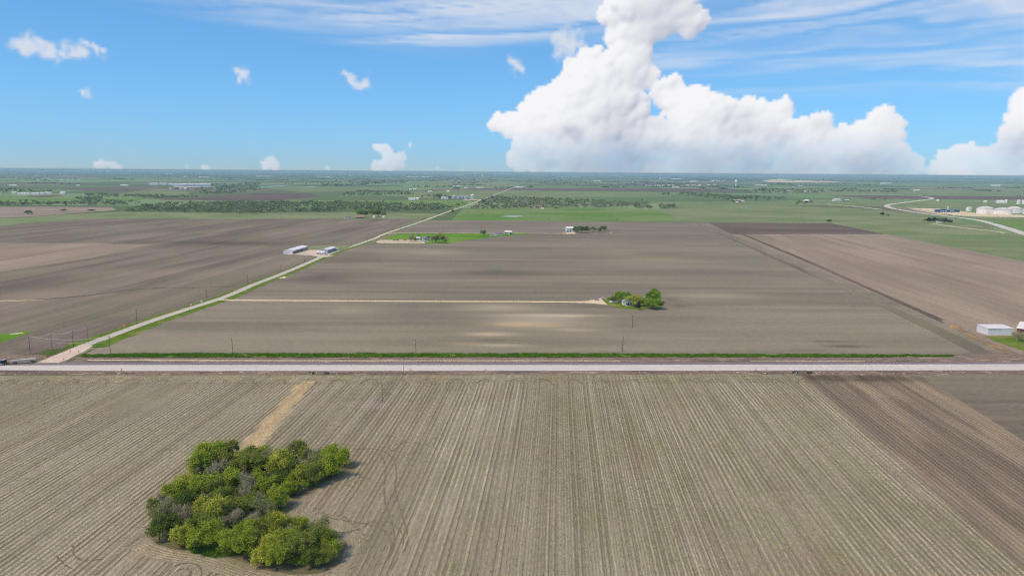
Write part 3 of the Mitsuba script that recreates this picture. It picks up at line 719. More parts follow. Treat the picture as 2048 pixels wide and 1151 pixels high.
# drives and yards
road('driveway', 'straight cream gravel drive to the farmhouse in the field', [(-252.32,596.95),(-242.06,594.97),(-139.1,595.34),(-10.25,597.24),(54.45,597.95),(73.62,595.88)], [7, 6.0, 5.6, 5.6, 6, 10], 'sand', False, 'drive')
ground('yard', 'cream gravel yard west of the farmhouse', [(54.51,598.67),(65.86,603.93),(75.93,615.43),(86.95,608.45),(82.93,591.58),(80.72,584.6),(72.92,590.02)], 'sand', cat='yard')
ground('lawn', 'green garden lawn round the farmhouse in the field', [(79.19,613.07),(90.39,623.66),(117.18,635.25),(132.55,625.42),(122.97,568.59),(100.87,566.68),(89,569.44),(80.87,585.75)], 'lawn', cat='grass')
ground('lawn', 'bright green lot round the roadside farmstead', [(-214.8,1106.77),(-211.16,1189.27),(-202.66,1269.17),(-22.53,1279.3),(-4.43,1296.95),(28.68,1294.39),(22.53,1257.13),(-21.44,1218.81),(-65.77,1160.19),(-96.88,1091.75),(-126.82,1081.83),(-173.72,1086.11),(-217.93,1082.86)], 'bright_lawn', cat='grass')
ground('yard', 'pale gravel yard of the roadside farmstead', [(-216.33,1114.78),(-215.47,1144.22),(-159.08,1148.59),(-136.33,1129.11),(-135.87,1092.79),(-209.5,1091.27)], 'gravel', cat='yard')
road('driveway', 'long cream drive past the grey-roofed house to the far barn', [(-227.45,1256.59),(-204.31,1279.66),(-36.43,1288.78),(32.28,1291.47),(78.06,1290.03),(106.43,1301.09)], [5, 4.5, 4.2, 4, 4, 6], 'sand', False, 'drive')
ground('yard', 'pinkish gravel yard between the two pole barns', [(-306.49,932.3),(-293.84,936.6),(-291.01,989.14),(-271.09,988.54),(-261.89,1007.65),(-247.02,982.43),(-251.1,939.33),(-234.96,923.1),(-239.14,906.18),(-250.6,905.47),(-265.54,924),(-281.45,928.7)], 'gravel', cat='yard')
ground('lawn', 'grass patch behind the two pole barns', [(-292.87,995.55),(-300.69,1048.34),(-239.36,1051.27),(-237.6,996.02),(-246.84,976.09),(-262.23,1008.97),(-271.44,989.81)], 'meadow', cat='grass')
ground('grass_patch', 'bright green grass patch in the field at the far left edge', [(-400.53,414.22),(-328.2,439.96),(-326.8,451.75),(-328.16,472.42),(-336.53,470.61),(-344.6,462.79),(-422.37,437.74)], 'bright_lawn', cat='grass')
ground('grass_patch', 'pale stony heap in the far left grass patch', [(-338.31,461.52),(-337.58,465.26),(-333.34,467.97),(-330.79,466.23),(-334.22,462.39)], 'gravel', cat='stones')
ground('yard', 'pale yard in front of the far blue barn', [(92.03,1293.37),(116.76,1335.4),(116.26,1286.9),(93.88,1280.77)], 'sand', cat='yard')
ground('yard', 'dark turned ground behind the far oaks', [(170.94,1375.47),(210.15,1409.93),(205.68,1309.64),(155.2,1283.86)], 'left_soil', cat='soil')
ground('dirt_mound', 'cream earth bank by the county road ditch', [(-242.22,720.74),(-241.06,733.2),(-235.32,731.69),(-235.09,721.1)], 'sand', cat='earth')
# the curving highway at right
HW = [(923.63,1175.08),(970.43,1320.44),(1063.24,1523.05),(1162.64,1757.42),(1188.16,1920.94),(1195.04,2025.68),(1246.03,2278.06),(1293.3,2431.65),(1356.02,2569.43),(1443.24,2704.99),(1570.07,2860.69),(1797.46,3132),(1951.49,3320),(2047.97,3469),(2127.28,3647),(2171.52,3812),(2136.65,3972),(2071.65,4092)]
road('highway', 'pale concrete highway curving between the far fields', HW, [20, 20, 20, 19, 18, 18, 18, 18, 18, 18, 18, 18, 18, 18, 18], 'caliche')
ground('grass_verge', 'bright green grass inside the highway bend at right', [(1132.9,1666.89),(1230.11,1783.41),(1307.95,1719.17),(1036.62,1358.56),(1035,1416.51),(1096.02,1554.62)], 'pasture', cat='grass')
road('dirt_track', 'thin tan track leading from the far farm to the highway', [(968.27,1633.63),(959.97,1513.26),(968.92,1422.83),(960.97,1374.71)], 9, 'sand', True, 'track')
road('dirt_track', 'tan track left of the highway bend', [(1190.2,2684.73),(1202.51,2564.72),(1202.58,2418.18),(1188.72,2285.42)], 14, 'sand', True, 'track')
ground('yard', 'pale caliche yard of the tank farm', [(1334.36,2403.4),(1438.71,2385.06),(1377.66,2086.01),(1461.86,2022.49),(1619.22,1949.69),(1490.31,1792.96),(1382.17,1911.19),(1261.7,1929.64),(1218.15,2016.45),(1269.95,2207.22)], 'sand', cat='yard')
road('earth_bank', 'dark earth bank in front of the tank farm', [(1329.71,2419.77),(1306.46,2271.23),(1266.69,2097.58),(1237.78,1995.05)], 9, 'plum_soil', True, 'bank')
# water
ground('pond', 'small pale pond in the bright green pasture', [(-31.59,1782.78),(-6.49,1814.86),(19.11,1807.43),(30.37,1792.19),(6.21,1769.03),(-18.84,1770.1)], 'water', cat='pond')
ground('pond', 'long pale pond in the far scrub left of centre', [(-1725.35,4798),(-1758.49,5376),(-1774.68,5721),(-1672.77,5249),(-1667.2,4786)], 'water', cat='pond')
ground('pond', 'narrow pale pond right of the long far pond', [(-1397.98,4630),(-1429.67,4955),(-1437.14,5224),(-1356.6,4831)], 'water', cat='pond')
road('creek_bank', 'dark green weedy ditch crossing the left ploughed field', [(-498.8,563.95),(-433.08,585.96),(-409.95,589.28),(-390.31,598.55),(-370.9,617.03),(-353.93,643.46),(-327.66,656.11),(-295.88,659.01),(-266.11,667.8)], [4, 4, 3, 3, 2.6, 3, 2, 1, 1], 'creek_weeds', True, 'ditch')
road('creek', 'thin pale muddy creek at the left edge', [(-496.98,561.83),(-431.44,583.68),(-419.63,584.86),(-408.39,586.97),(-391.47,593.64)], [5, 4.4, 4, 3, 0.3], 'mud', True, 'creek')

# ------------------------------------------------------------------ trees
def blend(a, b, t):
    return np.asarray(a) * (1 - t) + np.asarray(b) * t


def crown_proto(seed, R=1.0, H=2.0, base=0.12, n_clump=20, per=70, leaf=0.16, cols=None, conical=0.0, sprigs=0):
    """A crown of leaf clumps in a 1 m radius, 2 m tall outline: (vertices, faces, colours, clump centres)."""
    r = np.random.default_rng(seed)
    V, Fc, Cc, ctr = [], [], [], []
    n0 = 0
    lop = r.uniform(-0.15, 0.15, 2)
    for k in range(n_clump):
        while True:
            d = r.normal(size=3); d /= np.linalg.norm(d)
            if d[2] > -0.55: break
        rad = r.uniform(0.42, 0.95) if k > n_clump * 0.25 else r.uniform(0.0, 0.4)
        zc = (base + 1) / 2 * H
        hz = (1 - base) / 2 * H
        c = np.array([d[0] * rad * R + lop[0], d[1] * rad * R + lop[1], zc + d[2] * rad * hz * 0.95])
        if conical:
            t = np.clip((c[2] / H - base) / (1 - base), 0, 1)
            c[:2] *= (1 - conical * t)
        cr = r.uniform(0.22, 0.42) * (1.25 - 0.45 * rad) * R * (1 - 0.5 * conical * c[2] / H)
        ctr.append(c)
        m = int(per * r.uniform(0.7, 1.3))
        o = r.normal(size=(m, 3)); o[:, 2] += 0.25; o /= np.linalg.norm(o, axis=1, keepdims=True)
        pos = c + o * cr * r.uniform(0.55, 1.12, (m, 1)) * np.array([1, 1, 0.85])
        nrm = o * 0.7 + r.normal(size=(m, 3)) * 0.55; nrm /= np.linalg.norm(nrm, axis=1, keepdims=True)
        a = np.cross(nrm, r.normal(size=(m, 3))); a /= np.linalg.norm(a, axis=1, keepdims=True)
        b = np.cross(nrm, a)
        s = leaf * r.uniform(0.55, 1.35, (m, 1))
        q = np.stack([pos - a * s * 0.6, pos - b * s * 0.35 + nrm * s * .06, pos + a * s * 0.6, pos + b * s * 0.35 + nrm * s * .06], 1)
        col = blend(cols[0], cols[1], r.uniform()) * r.uniform(0.85, 1.15)
        if len(cols) > 2 and r.uniform() < 0.12: col = np.asarray(cols[2])
        col = col[None] * r.uniform(0.72, 1.25, (m, 1)) * r.uniform(0.93, 1.07, (m, 3))
        V.append(q.reshape(-1, 3)); Cc.append(np.repeat(col, 4, 0))
        i = np.arange(m) * 4
        Fc.append(np.vstack([np.stack([i, i + 1, i + 2], 1), np.stack([i, i + 2, i + 3], 1)]) + n0); n0 += 4 * m
    if sprigs:                                                # shoots that break the outline
        m, k = sprigs, 9
        o = r.normal(size=(m, 3)); o[:, 2] = np.abs(o[:, 2]) * 1.3; o /= np.linalg.norm(o, axis=1, keepdims=True)
        c0 = np.array(ctr)[r.integers(0, len(ctr), m)]
        le = r.uniform(.30, .78, (m, 1, 1)) * R
        t = np.linspace(.35, 1, k)[None, :, None]
        pos = (c0[:, None] + o[:, None] * le * t + r.normal(0, .02, (m, k, 3))).reshape(-1, 3)
        a = r.normal(size=(m * k, 3)); a /= np.linalg.norm(a, axis=1, keepdims=True)
        b = np.cross(a, r.normal(size=(m * k, 3))); b /= np.linalg.norm(b, axis=1, keepdims=True)
        s = leaf * r.uniform(.4, .9, (m * k, 1))
        q = np.stack([pos - a * s * .6, pos - b * s * .35, pos + a * s * .6, pos + b * s * .35], 1)
        col = np.repeat(blend(cols[0], cols[1], r.uniform(size=(m, 1))), k, 0) * r.uniform(.8, 1.25, (m * k, 1))
        V.append(q.reshape(-1, 3)); Cc.append(np.repeat(col, 4, 0))
        i = np.arange(m * k) * 4
        Fc.append(np.vstack([np.stack([i, i + 1, i + 2], 1), np.stack([i, i + 2, i + 3], 1)]) + n0)
    return np.vstack(V), np.vstack(Fc), np.clip(np.vstack(Cc), 0, 0.9), np.array(ctr)


def trunk_proto(seed, ctr, r0=0.07, H=2.0, col=None, n=9, stems=1):
    r = np.random.default_rng(seed + 500)
    ms = []
    for s in range(stems):
        top = np.array([r.uniform(-.15, .15), r.uniform(-.15, .15), H * r.uniform(.45, .6)])
        foot = np.array([r.uniform(-.15, .15), r.uniform(-.15, .15), 0]) * (stems > 1)
        mid = (foot + top) / 2 + np.array([r.uniform(-.06, .06), r.uniform(-.06, .06), 0])
        ms += [tube(foot - [0, 0, .05], mid, r0 * 1.15, r0 * .85), tube(mid, top, r0 * .85, r0 * .55)]
        for c in ctr[r.permutation(len(ctr))[:n]]:
            st = mid + (top - mid) * r.uniform(0, 1)
            kn = st * 0.5 + c * 0.5 + np.array([0, 0, -.05])
            ms += [tube(st, kn, r0 * .42, r0 * .26, 5), tube(kn, c, r0 * .26, r0 * .10, 5)]
    return mesh_of(ms)


def bare_proto(seed, twigs=900, R=1.0, H=2.0, cols=None):
    """A leafless tree: limbs, and a haze of fine twigs."""
    r = np.random.default_rng(seed)
    limbs, tips = [], []
    for s in range(3):
        foot = np.array([r.uniform(-.2, .2), r.uniform(-.2, .2), -0.03])
        a = r.uniform(0, 6.28)
        top = foot + np.array([math.cos(a) * .3, math.sin(a) * .3, H * r.uniform(.35, .5)])
        limbs.append(tube(foot, top, .055, .036))
        for b in range(7):
            st = foot + (top - foot) * r.uniform(.35, 1)
            an = r.uniform(0, 6.28); le = r.uniform(.45, .95)
            e = st + np.array([math.cos(an) * le * .7, math.sin(an) * le * .7, le * r.uniform(.35, .9)])
            limbs.append(tube(st, e, .026, .012, 4)); tips += [st * .4 + e * .6, e, e]
            for c in range(4):
                s2 = st + (e - st) * r.uniform(.3, 1)
                an2 = r.uniform(0, 6.28); l2 = r.uniform(.25, .5)
                e2 = s2 + np.array([math.cos(an2) * l2 * .7, math.sin(an2) * l2 * .7, l2 * r.uniform(.1, .9)])
                limbs.append(tube(s2, e2, .012, .006, 3)); tips += [e2, s2 * .4 + e2 * .6]
    tips = np.array(tips)
    c = tips[r.integers(0, len(tips), twigs)] + r.normal(0, .07, (twigs, 3))
    d = r.normal(size=(twigs, 3)); d[:, 2] += .5; d /= np.linalg.norm(d, axis=1, keepdims=True)
    le = r.uniform(.12, .32, (twigs, 1)); w = np.cross(d, r.normal(size=(twigs, 3))); w /= np.linalg.norm(w, axis=1, keepdims=True); w *= .012
    q = np.stack([c - w, c + w, c + d * le + w * .3, c + d * le - w * .3], 1).reshape(-1, 3)
    i = np.arange(twigs) * 4
    f = np.vstack([np.stack([i, i + 1, i + 2], 1), np.stack([i, i + 2, i + 3], 1)])
    col = blend(cols[0], cols[1], r.uniform(size=(twigs, 1))) * r.uniform(.75, 1.2, (twigs, 1))
    return mesh_of(limbs), (q, f, np.repeat(col, 4, 0))


G_BRIGHT = [C(152, 173, 58), C(180, 195, 76), C(130, 149, 60)]
G_YELLOW = [C(176, 186, 70), C(194, 198, 90), C(166, 168, 82)]
G_OLIVE = [C(138, 156, 69), C(160, 171, 85), C(156, 153, 94)]
G_DARK = [C(104, 130, 57), C(124, 147, 65), C(110, 123, 69)]
G_DUST = [C(146, 155, 107), C(164, 169, 120), C(155, 150, 118)]
G_BLACK = [C(44, 60, 44), C(58, 74, 50)]
G_LUSH = [C(124, 162, 50), C(152, 184, 64), C(124, 150, 50)]
BARK, GREY = C(104, 92, 78), C(160, 150, 134)
KINDS = {0: ('leafy_tree', 'bright green leafy tree', G_BRIGHT), 1: ('leafy_tree', 'yellow-green leafy tree', G_YELLOW), 2: ('leafy_tree', 'olive green tree', G_OLIVE),
         3: ('leafy_tree', 'dark green tree', G_DARK), 4: ('bare_tree', 'grey leafless tree', None), 5: ('shrub', 'low green shrub', G_BRIGHT), 6: ('leafy_tree', 'dusty grey-green thin tree', G_DUST)}
PROTO = {}
for kd, (nm, lb, cols) in KINDS.items():
    PROTO[kd] = []
    for s in range(4 if kd in (0, 2, 4) else 3):
        seed = 100 * kd + s
        if kd == 4:
            limb, tw = bare_proto(seed, 1500, cols=[C(158, 156, 128), C(186, 182, 152)])
            PROTO[kd].append((painted(limb, GREY, 0.1, 'matt'), mply(tw[:2], 'matt', color=tw[2]), None))
        else:
            cr = crown_proto(seed, base=0.05 if kd == 5 else 0.10, n_clump={5: 22, 6: 24}.get(kd, 34), per={5: 110, 6: 70}.get(kd, 120), leaf=0.095 if kd == 6 else 0.115, cols=cols, sprigs=170)
            PROTO[kd].append((painted(trunk_proto(seed, cr[3], .06, stems=2 if kd in (2, 6) else 1), BARK if kd != 6 else GREY, 0.1, 'matt'), mply(cr[:2], 'leaf', color=cr[2]), cr))


def put_tree(k, kind, x, y, h, r, yaw, var=None):
    pr = PROTO[kind][(rng.integers(0, 99) if var is None else var) % len(PROTO[kind])]
    tw = TW(x, y, 0, yaw, (r, r, h / 2))
    scene[k + '__trunk'] = {**pr[0], 'to_world': tw}
    scene[k + ('__branches' if kind == 4 else '__crown')] = {**pr[1], 'to_world': tw}


GROVE = [(-114.75,250.74,9.0,4.3,0),(-111.93,255.44,8.1,3.9,0),(-109.87,261.23,6.4,3.1,2),(-112.65,241.58,7.9,3.8,0),(-101.41,251.33,5.0,2.4,1),(-96.08,257.18,6.4,3.0,0),(-92.04,253.9,6.1,2.9,4),(-105.4,237.41,6.9,3.3,4),(-94.79,244.27,7.8,3.7,2),(-83.6,240.6,8.3,4.0,1),(-82.23,259.73,6.0,2.9,2),(-88.32,248.53,6.2,2.9,2),(-83.62,256.29,5.7,2.7,6),(-77.5,253.57,6.1,2.9,2),(-70.68,249.63,6.0,2.9,0),(-99.24,253.85,5.5,2.6,2),(-84.23,252.05,6.2,3.0,2),(-73.38,249.99,7.2,3.4,4),(-69.36,256.52,7.4,3.5,0),(-62.55,251.36,5.6,2.7,0),(-64.67,240.87,7.4,3.5,0),(-70.48,235.46,7.8,3.7,2),(-77.83,244.25,6.1,2.9,4),(-110.58,226.91,8.4,4.0,1),(-113.28,223.46,6.5,3.1,0),(-106.14,226.69,8.3,3.9,0),(-98,232.97,7.7,3.7,0),(-115.74,220.61,5.6,2.6,4),(-106.76,217.16,5.5,2.6,3),(-100.74,224.13,6.6,3.1,2),(-90.53,226.66,6.6,3.1,4),(-84.14,228.21,6.7,3.2,0),(-89.36,235.55,5.9,2.8,0),(-80.04,231.71,6.7,3.2,3),(-76.76,217.71,7.3,3.4,0),(-75.73,226.42,6.6,3.1,0),(-88.24,218.83,6.4,3.0,4),(-95.21,218.95,5.7,2.7,2),(-87.44,210.24,7.1,3.3,2),(-98.11,212.99,6.3,3.0,1),(-115.33,213.23,4.4,2.1,2),(-109.71,206.23,6.9,3.3,6),(-107.06,210.28,5.3,2.5,4),(-105.67,196.89,6.8,3.2,3),(-101.42,205.47,5.2,2.5,4),(-94.59,202.5,6.8,3.2,2),(-92.08,207.3,7.0,3.3,1),(-86.53,205.33,6.1,2.9,4),(-80.48,204.47,6.2,2.9,4),(-78.63,209.92,6.2,2.9,6),(-97.42,193.87,6.6,3.1,1),(-92.72,192.15,6.6,3.1,0),(-88.79,193.85,6.8,3.2,5),(-82.46,189.29,6.3,3.0,5),(-76.39,186.83,6.9,3.2,0),(-75.06,193.75,5.0,2.3,2),(-71.3,202.3,7.0,3.3,1),(-65.57,204.02,5.2,2.4,0),(-68.63,187.48,7.0,3.3,1),(-66.53,192.87,6.6,3.1,0),(-61.15,185.04,6.8,3.2,2),(-59.42,189.61,6.3,3.0,2),(-57.6,197.11,6.5,3.1,6),(-54.72,189.89,6.5,3.0,2),(-51.34,188.16,4.9,2.3,0),(-55.64,182.68,6.1,2.9,3),(-65.33,181.91,6.1,2.8,0),(-70.19,184.15,5.7,2.7,1),(-51.62,184.34,4.2,1.9,2),(-106.14,222.77,5.4,2.6,0),(-73.82,234.6,6.1,2.9,1),(-69.96,243.5,5.9,2.8,6),(-108.08,248.4,6.0,2.9,2),(-100.32,242.97,5.9,2.8,2),(-84.86,215.91,5.3,2.5,2),(-79.39,218.09,5.0,2.4,0),(-97.32,199.46,5.0,2.3,2),(-103.33,200.75,5.1,2.4,3),(-78.28,197.95,5.2,2.5,0),(-74.76,201.02,5.3,2.5,2),(-80.82,196.57,5.1,2.4,5),(-113.57,239.52,5.8,2.8,4),(-103.16,243.13,5.7,2.7,4),(-85.53,240.2,5.6,2.7,4),(-75.84,247.83,6.0,2.8,4),(-101.96,221,5.4,2.6,4),(-89.84,203.75,5.5,2.6,4),(-66.44,197.97,5.4,2.5,4),(-58.64,194.7,5.0,2.3,4),(-111.57,213.76,5.2,2.5,4),(-82.18,217.71,5.3,2.5,4)]
rows = {}
for t in GROVE:
    back = sum(1 for q in GROVE if q[1] > t[1]) / len(GROVE)
    rows.setdefault((t[4], int(back * 4)), []).append(t)
ORD = ['first', 'second', 'third', 'fourth', 'fifth', 'sixth', 'seventh', 'eighth', 'ninth', 'tenth']
BANDS = ['farthest', 'upper middle', 'lower middle', 'nearest']
for (kd, b), ts in sorted(rows.items()):
    nm, lb, _ = KINDS[kd]
    ts.sort()
    for i, (x, y, h, r, _) in enumerate(ts):
        k = numbered(nm)
        put_tree(k, kd, x, y, h * rng.uniform(0.9, 1.4) * (1.15 if kd == 4 else 1), r * rng.uniform(1.05, 1.35) * (0.9 if kd == 4 else 1), rng.uniform(0, 6.28))
        where = f'in the {BANDS[b]} quarter of the grove'
        tag(k, f'{lb} {ORD[i]} from left {where}' if len(ts) > 1 else f'only {lb} {where}', 'shrub' if kd == 5 else 'tree', f'{lb}s in the grove')
# undergrowth fills the gaps of the grove
und = []
r3 = np.random.default_rng(21)
inner = FOOT.buffer(-1.6)
x0, y0, x1, y1 = FOOT.bounds
protoU = [crown_proto(900 + s, base=0.02, n_clump=12, per=80, leaf=0.15, cols=c) for s, c in enumerate([G_DARK, G_OLIVE, G_BRIGHT, G_DUST])]


def scatter(name, label, cat, pts, protos, bsdf='leaf', group=None, seed=0):
    """Many small plants as one mesh: pts rows are x, y, radius, height, prototype, tint."""
    r = np.random.default_rng(seed)
    V, Fc, Cc, n0 = [], [], [], 0
    pts = np.asarray(pts, float)
    for pi in np.unique(pts[:, 4]):
        q = pts[pts[:, 4] == pi]
        v, f, c = protos[int(pi)][:3]
        a = r.uniform(0, 6.28, len(q)); ca, sa = np.cos(a)[:, None], np.sin(a)[:, None]
        X = q[:, :1] + (v[None, :, 0] * ca - v[None, :, 1] * sa) * q[:, 2:3]
        Y = q[:, 1:2] + (v[None, :, 0] * sa + v[None, :, 1] * ca) * q[:, 2:3]
        Zz = v[None, :, 2] * q[:, 3:4] / 2
        V.append(np.stack([X, Y, Zz], -1).reshape(-1, 3))
        Fc.append((f[None] + (np.arange(len(q)) * len(v))[:, None, None]).reshape(-1, 3) + n0)
        tint = q[:, 5:8] if q.shape[1] > 6 else np.repeat(q[:, 5:6], 3, 1)
        Cc.append((c[None] * tint[:, None]).reshape(-1, 3))
        n0 += len(q) * len(v)
    k = numbered(name)
    scene[k] = mply((np.vstack(V), np.vstack(Fc)), bsdf, color=np.clip(np.vstack(Cc), 0, .9))
    tag(k, label, cat, group, 'stuff')
    return k


GAP = (-84.94,195.4)
ground('grass_patch', 'bright grassy opening at the near edge of the grove', [(GAP[0] + 9 * math.cos(t) * (1 + .25 * math.sin(3 * t)), GAP[1] + 6.5 * math.sin(t)) for t in np.linspace(0, 6.2, 30)], 'lawn', cat='grass')
while len(und) < 420:
    x, y = r3.uniform(x0, x1), r3.uniform(y0, y1)
    if inner.contains(Point(x, y)) and math.hypot(x - GAP[0], (y - GAP[1]) * 0.8) > 7.5:
        und.append((x, y, r3.uniform(1.1, 2.3), r3.uniform(1.5, 5.0), r3.integers(0, 4), r3.uniform(.85, 1.15)))
scatter('undergrowth', 'tangled green and dusty undergrowth filling the grove floor', 'undergrowth', und, protoU)

# far trees: light crowns for belts and woods
FAR = [crown_proto(700 + s, base=0.05, n_clump=9, per=7, leaf=0.62, cols=c) for s, c in enumerate([[C(124, 144, 90), C(142, 158, 104)], [C(136, 148, 104), C(154, 160, 120)], [C(100, 124, 80), C(118, 140, 90)], [C(146, 144, 120), C(160, 154, 132)], [C(128, 154, 84), C(146, 168, 98)]])]


def wood(label, poly, n, mixw, hgt=(7, 12), seed=1, cat='wood', name='woodland'):
    r = np.random.default_rng(seed)
    g = Polygon(poly).buffer(0)
    x0, y0, x1, y1 = g.bounds
    out = []
    while len(out) < n:
        m = 4 * n
        X, Y = r.uniform(x0, x1, m), r.uniform(y0, y1, m)
        ok = shapely.contains_xy(g, X, Y)
        den = meshkit.fbm(np.stack([X / 90, Y / 90, 0 * X + seed], -1), 3)
        ok &= den > r.uniform(0.22, 0.55, m)
        for x, y, d in zip(X[ok], Y[ok], den[ok]):
            h = hgt[0] * .7 + (hgt[1] * 1.12 - hgt[0] * .7) * r.beta(1.3, 1.6)
            out.append((x, y, h * r.uniform(.40, .70), h, r.choice(5, p=mixw), r.uniform(.8, 1.2)))
            if len(out) >= n: break
    return scatter(name, label, cat, out, FAR, 'matt', seed=seed)


MIX, MIXD, MIXB = [.3, .25, .2, .15, .1], [.25, .1, .5, .1, .05], [.2, .3, .1, .35, .05]
wood('wide scrubby wood behind the left field margin', [(-1019.21,1849.84),(-941.88,1836.69),(-809.46,1830.94),(-694.44,1801.06),(-663.04,1827.1),(-573.59,1908.51),(-437.24,1902.3),(-222.74,2032.07),(-205.2,2118.25),(-243.18,2373.13),(-567.53,2473.46),(-811.5,2472.44),(-1007.44,2398.59),(-1129.79,2302.3),(-1123.11,2133.94)], 1612, MIX, (6, 11), 1)
wood('hedgerow of bushes left of the scrubby wood', [(-1740.21,2010.03),(-1523.44,2103.74),(-1361.08,2128.92),(-1211.37,2184.77),(-1209.96,2364.12),(-1330.64,2464.7),(-1464.9,2399.35),(-1680.32,2322.12),(-1937.83,2240.24)], 260, MIXD, (6, 11), 2)
wood('bushy trees between the two far left meadows', [(-1628.5,2638.48),(-1822.89,3061),(-1717.69,3085),(-1446.22,2951.73),(-1377.36,3029),(-1228.29,2879.27),(-1374.65,2688.15),(-1440.84,2779.81),(-1620.38,2854.9),(-1494.7,2567.98),(-1487.19,2479.39)], 235, MIX, (6, 12), 3)
wood('dark trees round the long white warehouse', [(-1909.15,3959),(-1882.1,4146),(-1904.05,4548),(-2025.71,5189),(-2236.09,6298),(-1437.21,4042),(-1320.6,3571),(-1316.57,3249),(-1391.92,3160),(-1652.81,3667)], 260, MIXD, (8, 14), 4)
wood('trees beyond the white sheds at far left', [(-2424.24,3058),(-2293.4,3239),(-2146.17,3443),(-1895.17,3260),(-1825.51,2994.09),(-2035.47,3265),(-2278.16,3497),(-2856.75,3960),(-3079,3888)], 204, MIXD, (8, 13), 5)
wood('belt of grey-green trees right of the county road', [(-124.23,2115.27),(13.34,2134.73),(85.97,2220.64),(198.54,2253),(396.59,2203.95),(427.43,2178.46),(490.68,2569.42),(306.01,2805.82),(32.16,3110),(-90.29,3178),(-114.2,2828.34)], 930, MIXB, (7, 12), 6)
wood('scrub trees behind the middle wood', [(-766.56,3198),(-516.35,3254),(-484.73,3525),(-678.89,3932),(-830.28,3995),(-831.61,3522)], 161, MIXD, (8, 13), 7)
wood('tree clump at the right end of the belt', [(454.28,2212.17),(519.29,2236.77),(564.66,2464.33),(527.12,2535.21)], 37, MIX, (8, 13), 8)
wood('tree line left of the distant barn at right', [(740.79,3572),(864.79,3762),(874.65,3315),(914.01,2916.51),(1067.98,2944.54),(1178.91,3072),(1264.22,3266),(1097.87,3430),(1003.35,4022),(828.74,3931)], 260, MIXD, (8, 14), 9)
wood('trees of the far hamlet right of centre', [(1483.21,4641),(1808.05,4999),(2407.48,5486),(1885.96,4293),(1630.51,4034),(1391.6,4169)], 161, MIXD, (9, 14), 10)
wood('long dark tree row far off at right', [(2012.01,4545),(2291.74,4561),(2392.66,4421),(2611.06,4826),(2467.36,4982),(2201.26,4974)], 124, MIXD, (9, 15), 11)
wood('trees round the distant hamlet in the middle', [(494.26,5650),(1070.03,5758),(1759.78,6044),(2503.14,8605),(1570.3,8151),(588.41,6731)], 186, MIXD, (8, 13), 12)
wood('roadside trees at the grain bins', [(-383.55,2937.31),(-296.85,2899.03),(-253.62,2991.89),(-347.99,3400),(-409.07,3313)], 24, MIXD, (8, 13), 13)
wood('scrub beside the county road near the bins', [(-203.99,2308.35),(-167.24,2627.64),(-173.94,2459.86),(-172.23,2214.06),(-196.94,2062.8),(-246.42,2112.38),(-259.64,2370.5)], 55, MIX, (5, 9), 14)
wood('trees on the skyline beside the green strip', [(-2008.72,6722),(-1825.35,7987),(-1109.24,10162),(-930.53,8523),(-1210.98,6494),(-1465.53,5410),(-2000.44,5865)], 260, MIXD, (9, 15), 15)

# the far plain: clumps and shelter belts out to the horizon
r4 = np.random.default_rng(77)
pl = []
while len(pl) < 3600:
    y = 4600 * (60000 / 4600) ** (r4.uniform() ** 0.8)
    y = min(y, 56000)
    x = r4.uniform(-0.85, 0.85) * y
    if meshkit.fbm(np.array([x / 1500, y / 2200, 3.0]), 3) < 0.45: continue
    m = r4.integers(3, 12)
    an = 0.0 if r4.uniform() < .7 else 1.5
    for i in range(m):
        s = (i - m / 2) * r4.uniform(14, 26) * (1 + y / 16000)
        h = r4.uniform(8, 14)
        pl.append((x + s * math.cos(an) + r4.normal(0, 6), y + s * math.sin(an) + r4.normal(0, 8), h * r4.uniform(.7, 1.3) * (1 + y / 22000), h, r4.choice(5, p=MIXD), r4.uniform(.75, 1.1)))
scatter('distant_woodland', 'dark scattered woods and shelter belts toward the horizon', 'woods', pl, [crown_proto(760 + s, base=0.02, n_clump=5, per=5, leaf=1.0, cols=[c, c * 1.1]) for s, c in enumerate(np.array([S(92, 118, 80), S(106, 126, 90), S(82, 108, 74), S(112, 120, 98), S(98, 126, 80)]))], 'matt', seed=9)

# single trees that stand out
MEDP = {}
for i, cols in enumerate([G_DARK, G_LUSH, G_YELLOW, G_BLACK, G_DUST, G_OLIVE]):
    MEDP[i] = []
    for s in range(2):
        cr = crown_proto(1300 + 10 * i + s, base=0.14 if i != 3 else 0.02, n_clump=26, per=46, leaf=0.24, cols=cols, conical=0.6 if i == 3 else 0.0, sprigs=30)
        MEDP[i].append((painted(trunk_proto(1300 + 10 * i + s, cr[3], .07), BARK, 0.1, 'matt'), mply(cr[:2], 'leaf', color=cr[2])))


def single(t, label, group=None, name='tree', cat='tree', bare=False):
    x, y, h, r, kd = t
    k = numbered(name)
    pr = PROTO[4][kd % 4] if bare else MEDP[kd][int(abs(x) * 7) % 2]
    tw = TW(x, y, 0, x * 1.7, (r, r, h / 2))
    scene[k + '__trunk'] = {**pr[0], 'to_world': tw}
    scene[k + ('__branches' if bare else '__crown')] = {**pr[1], 'to_world': tw}
    tag(k, label, cat, group)


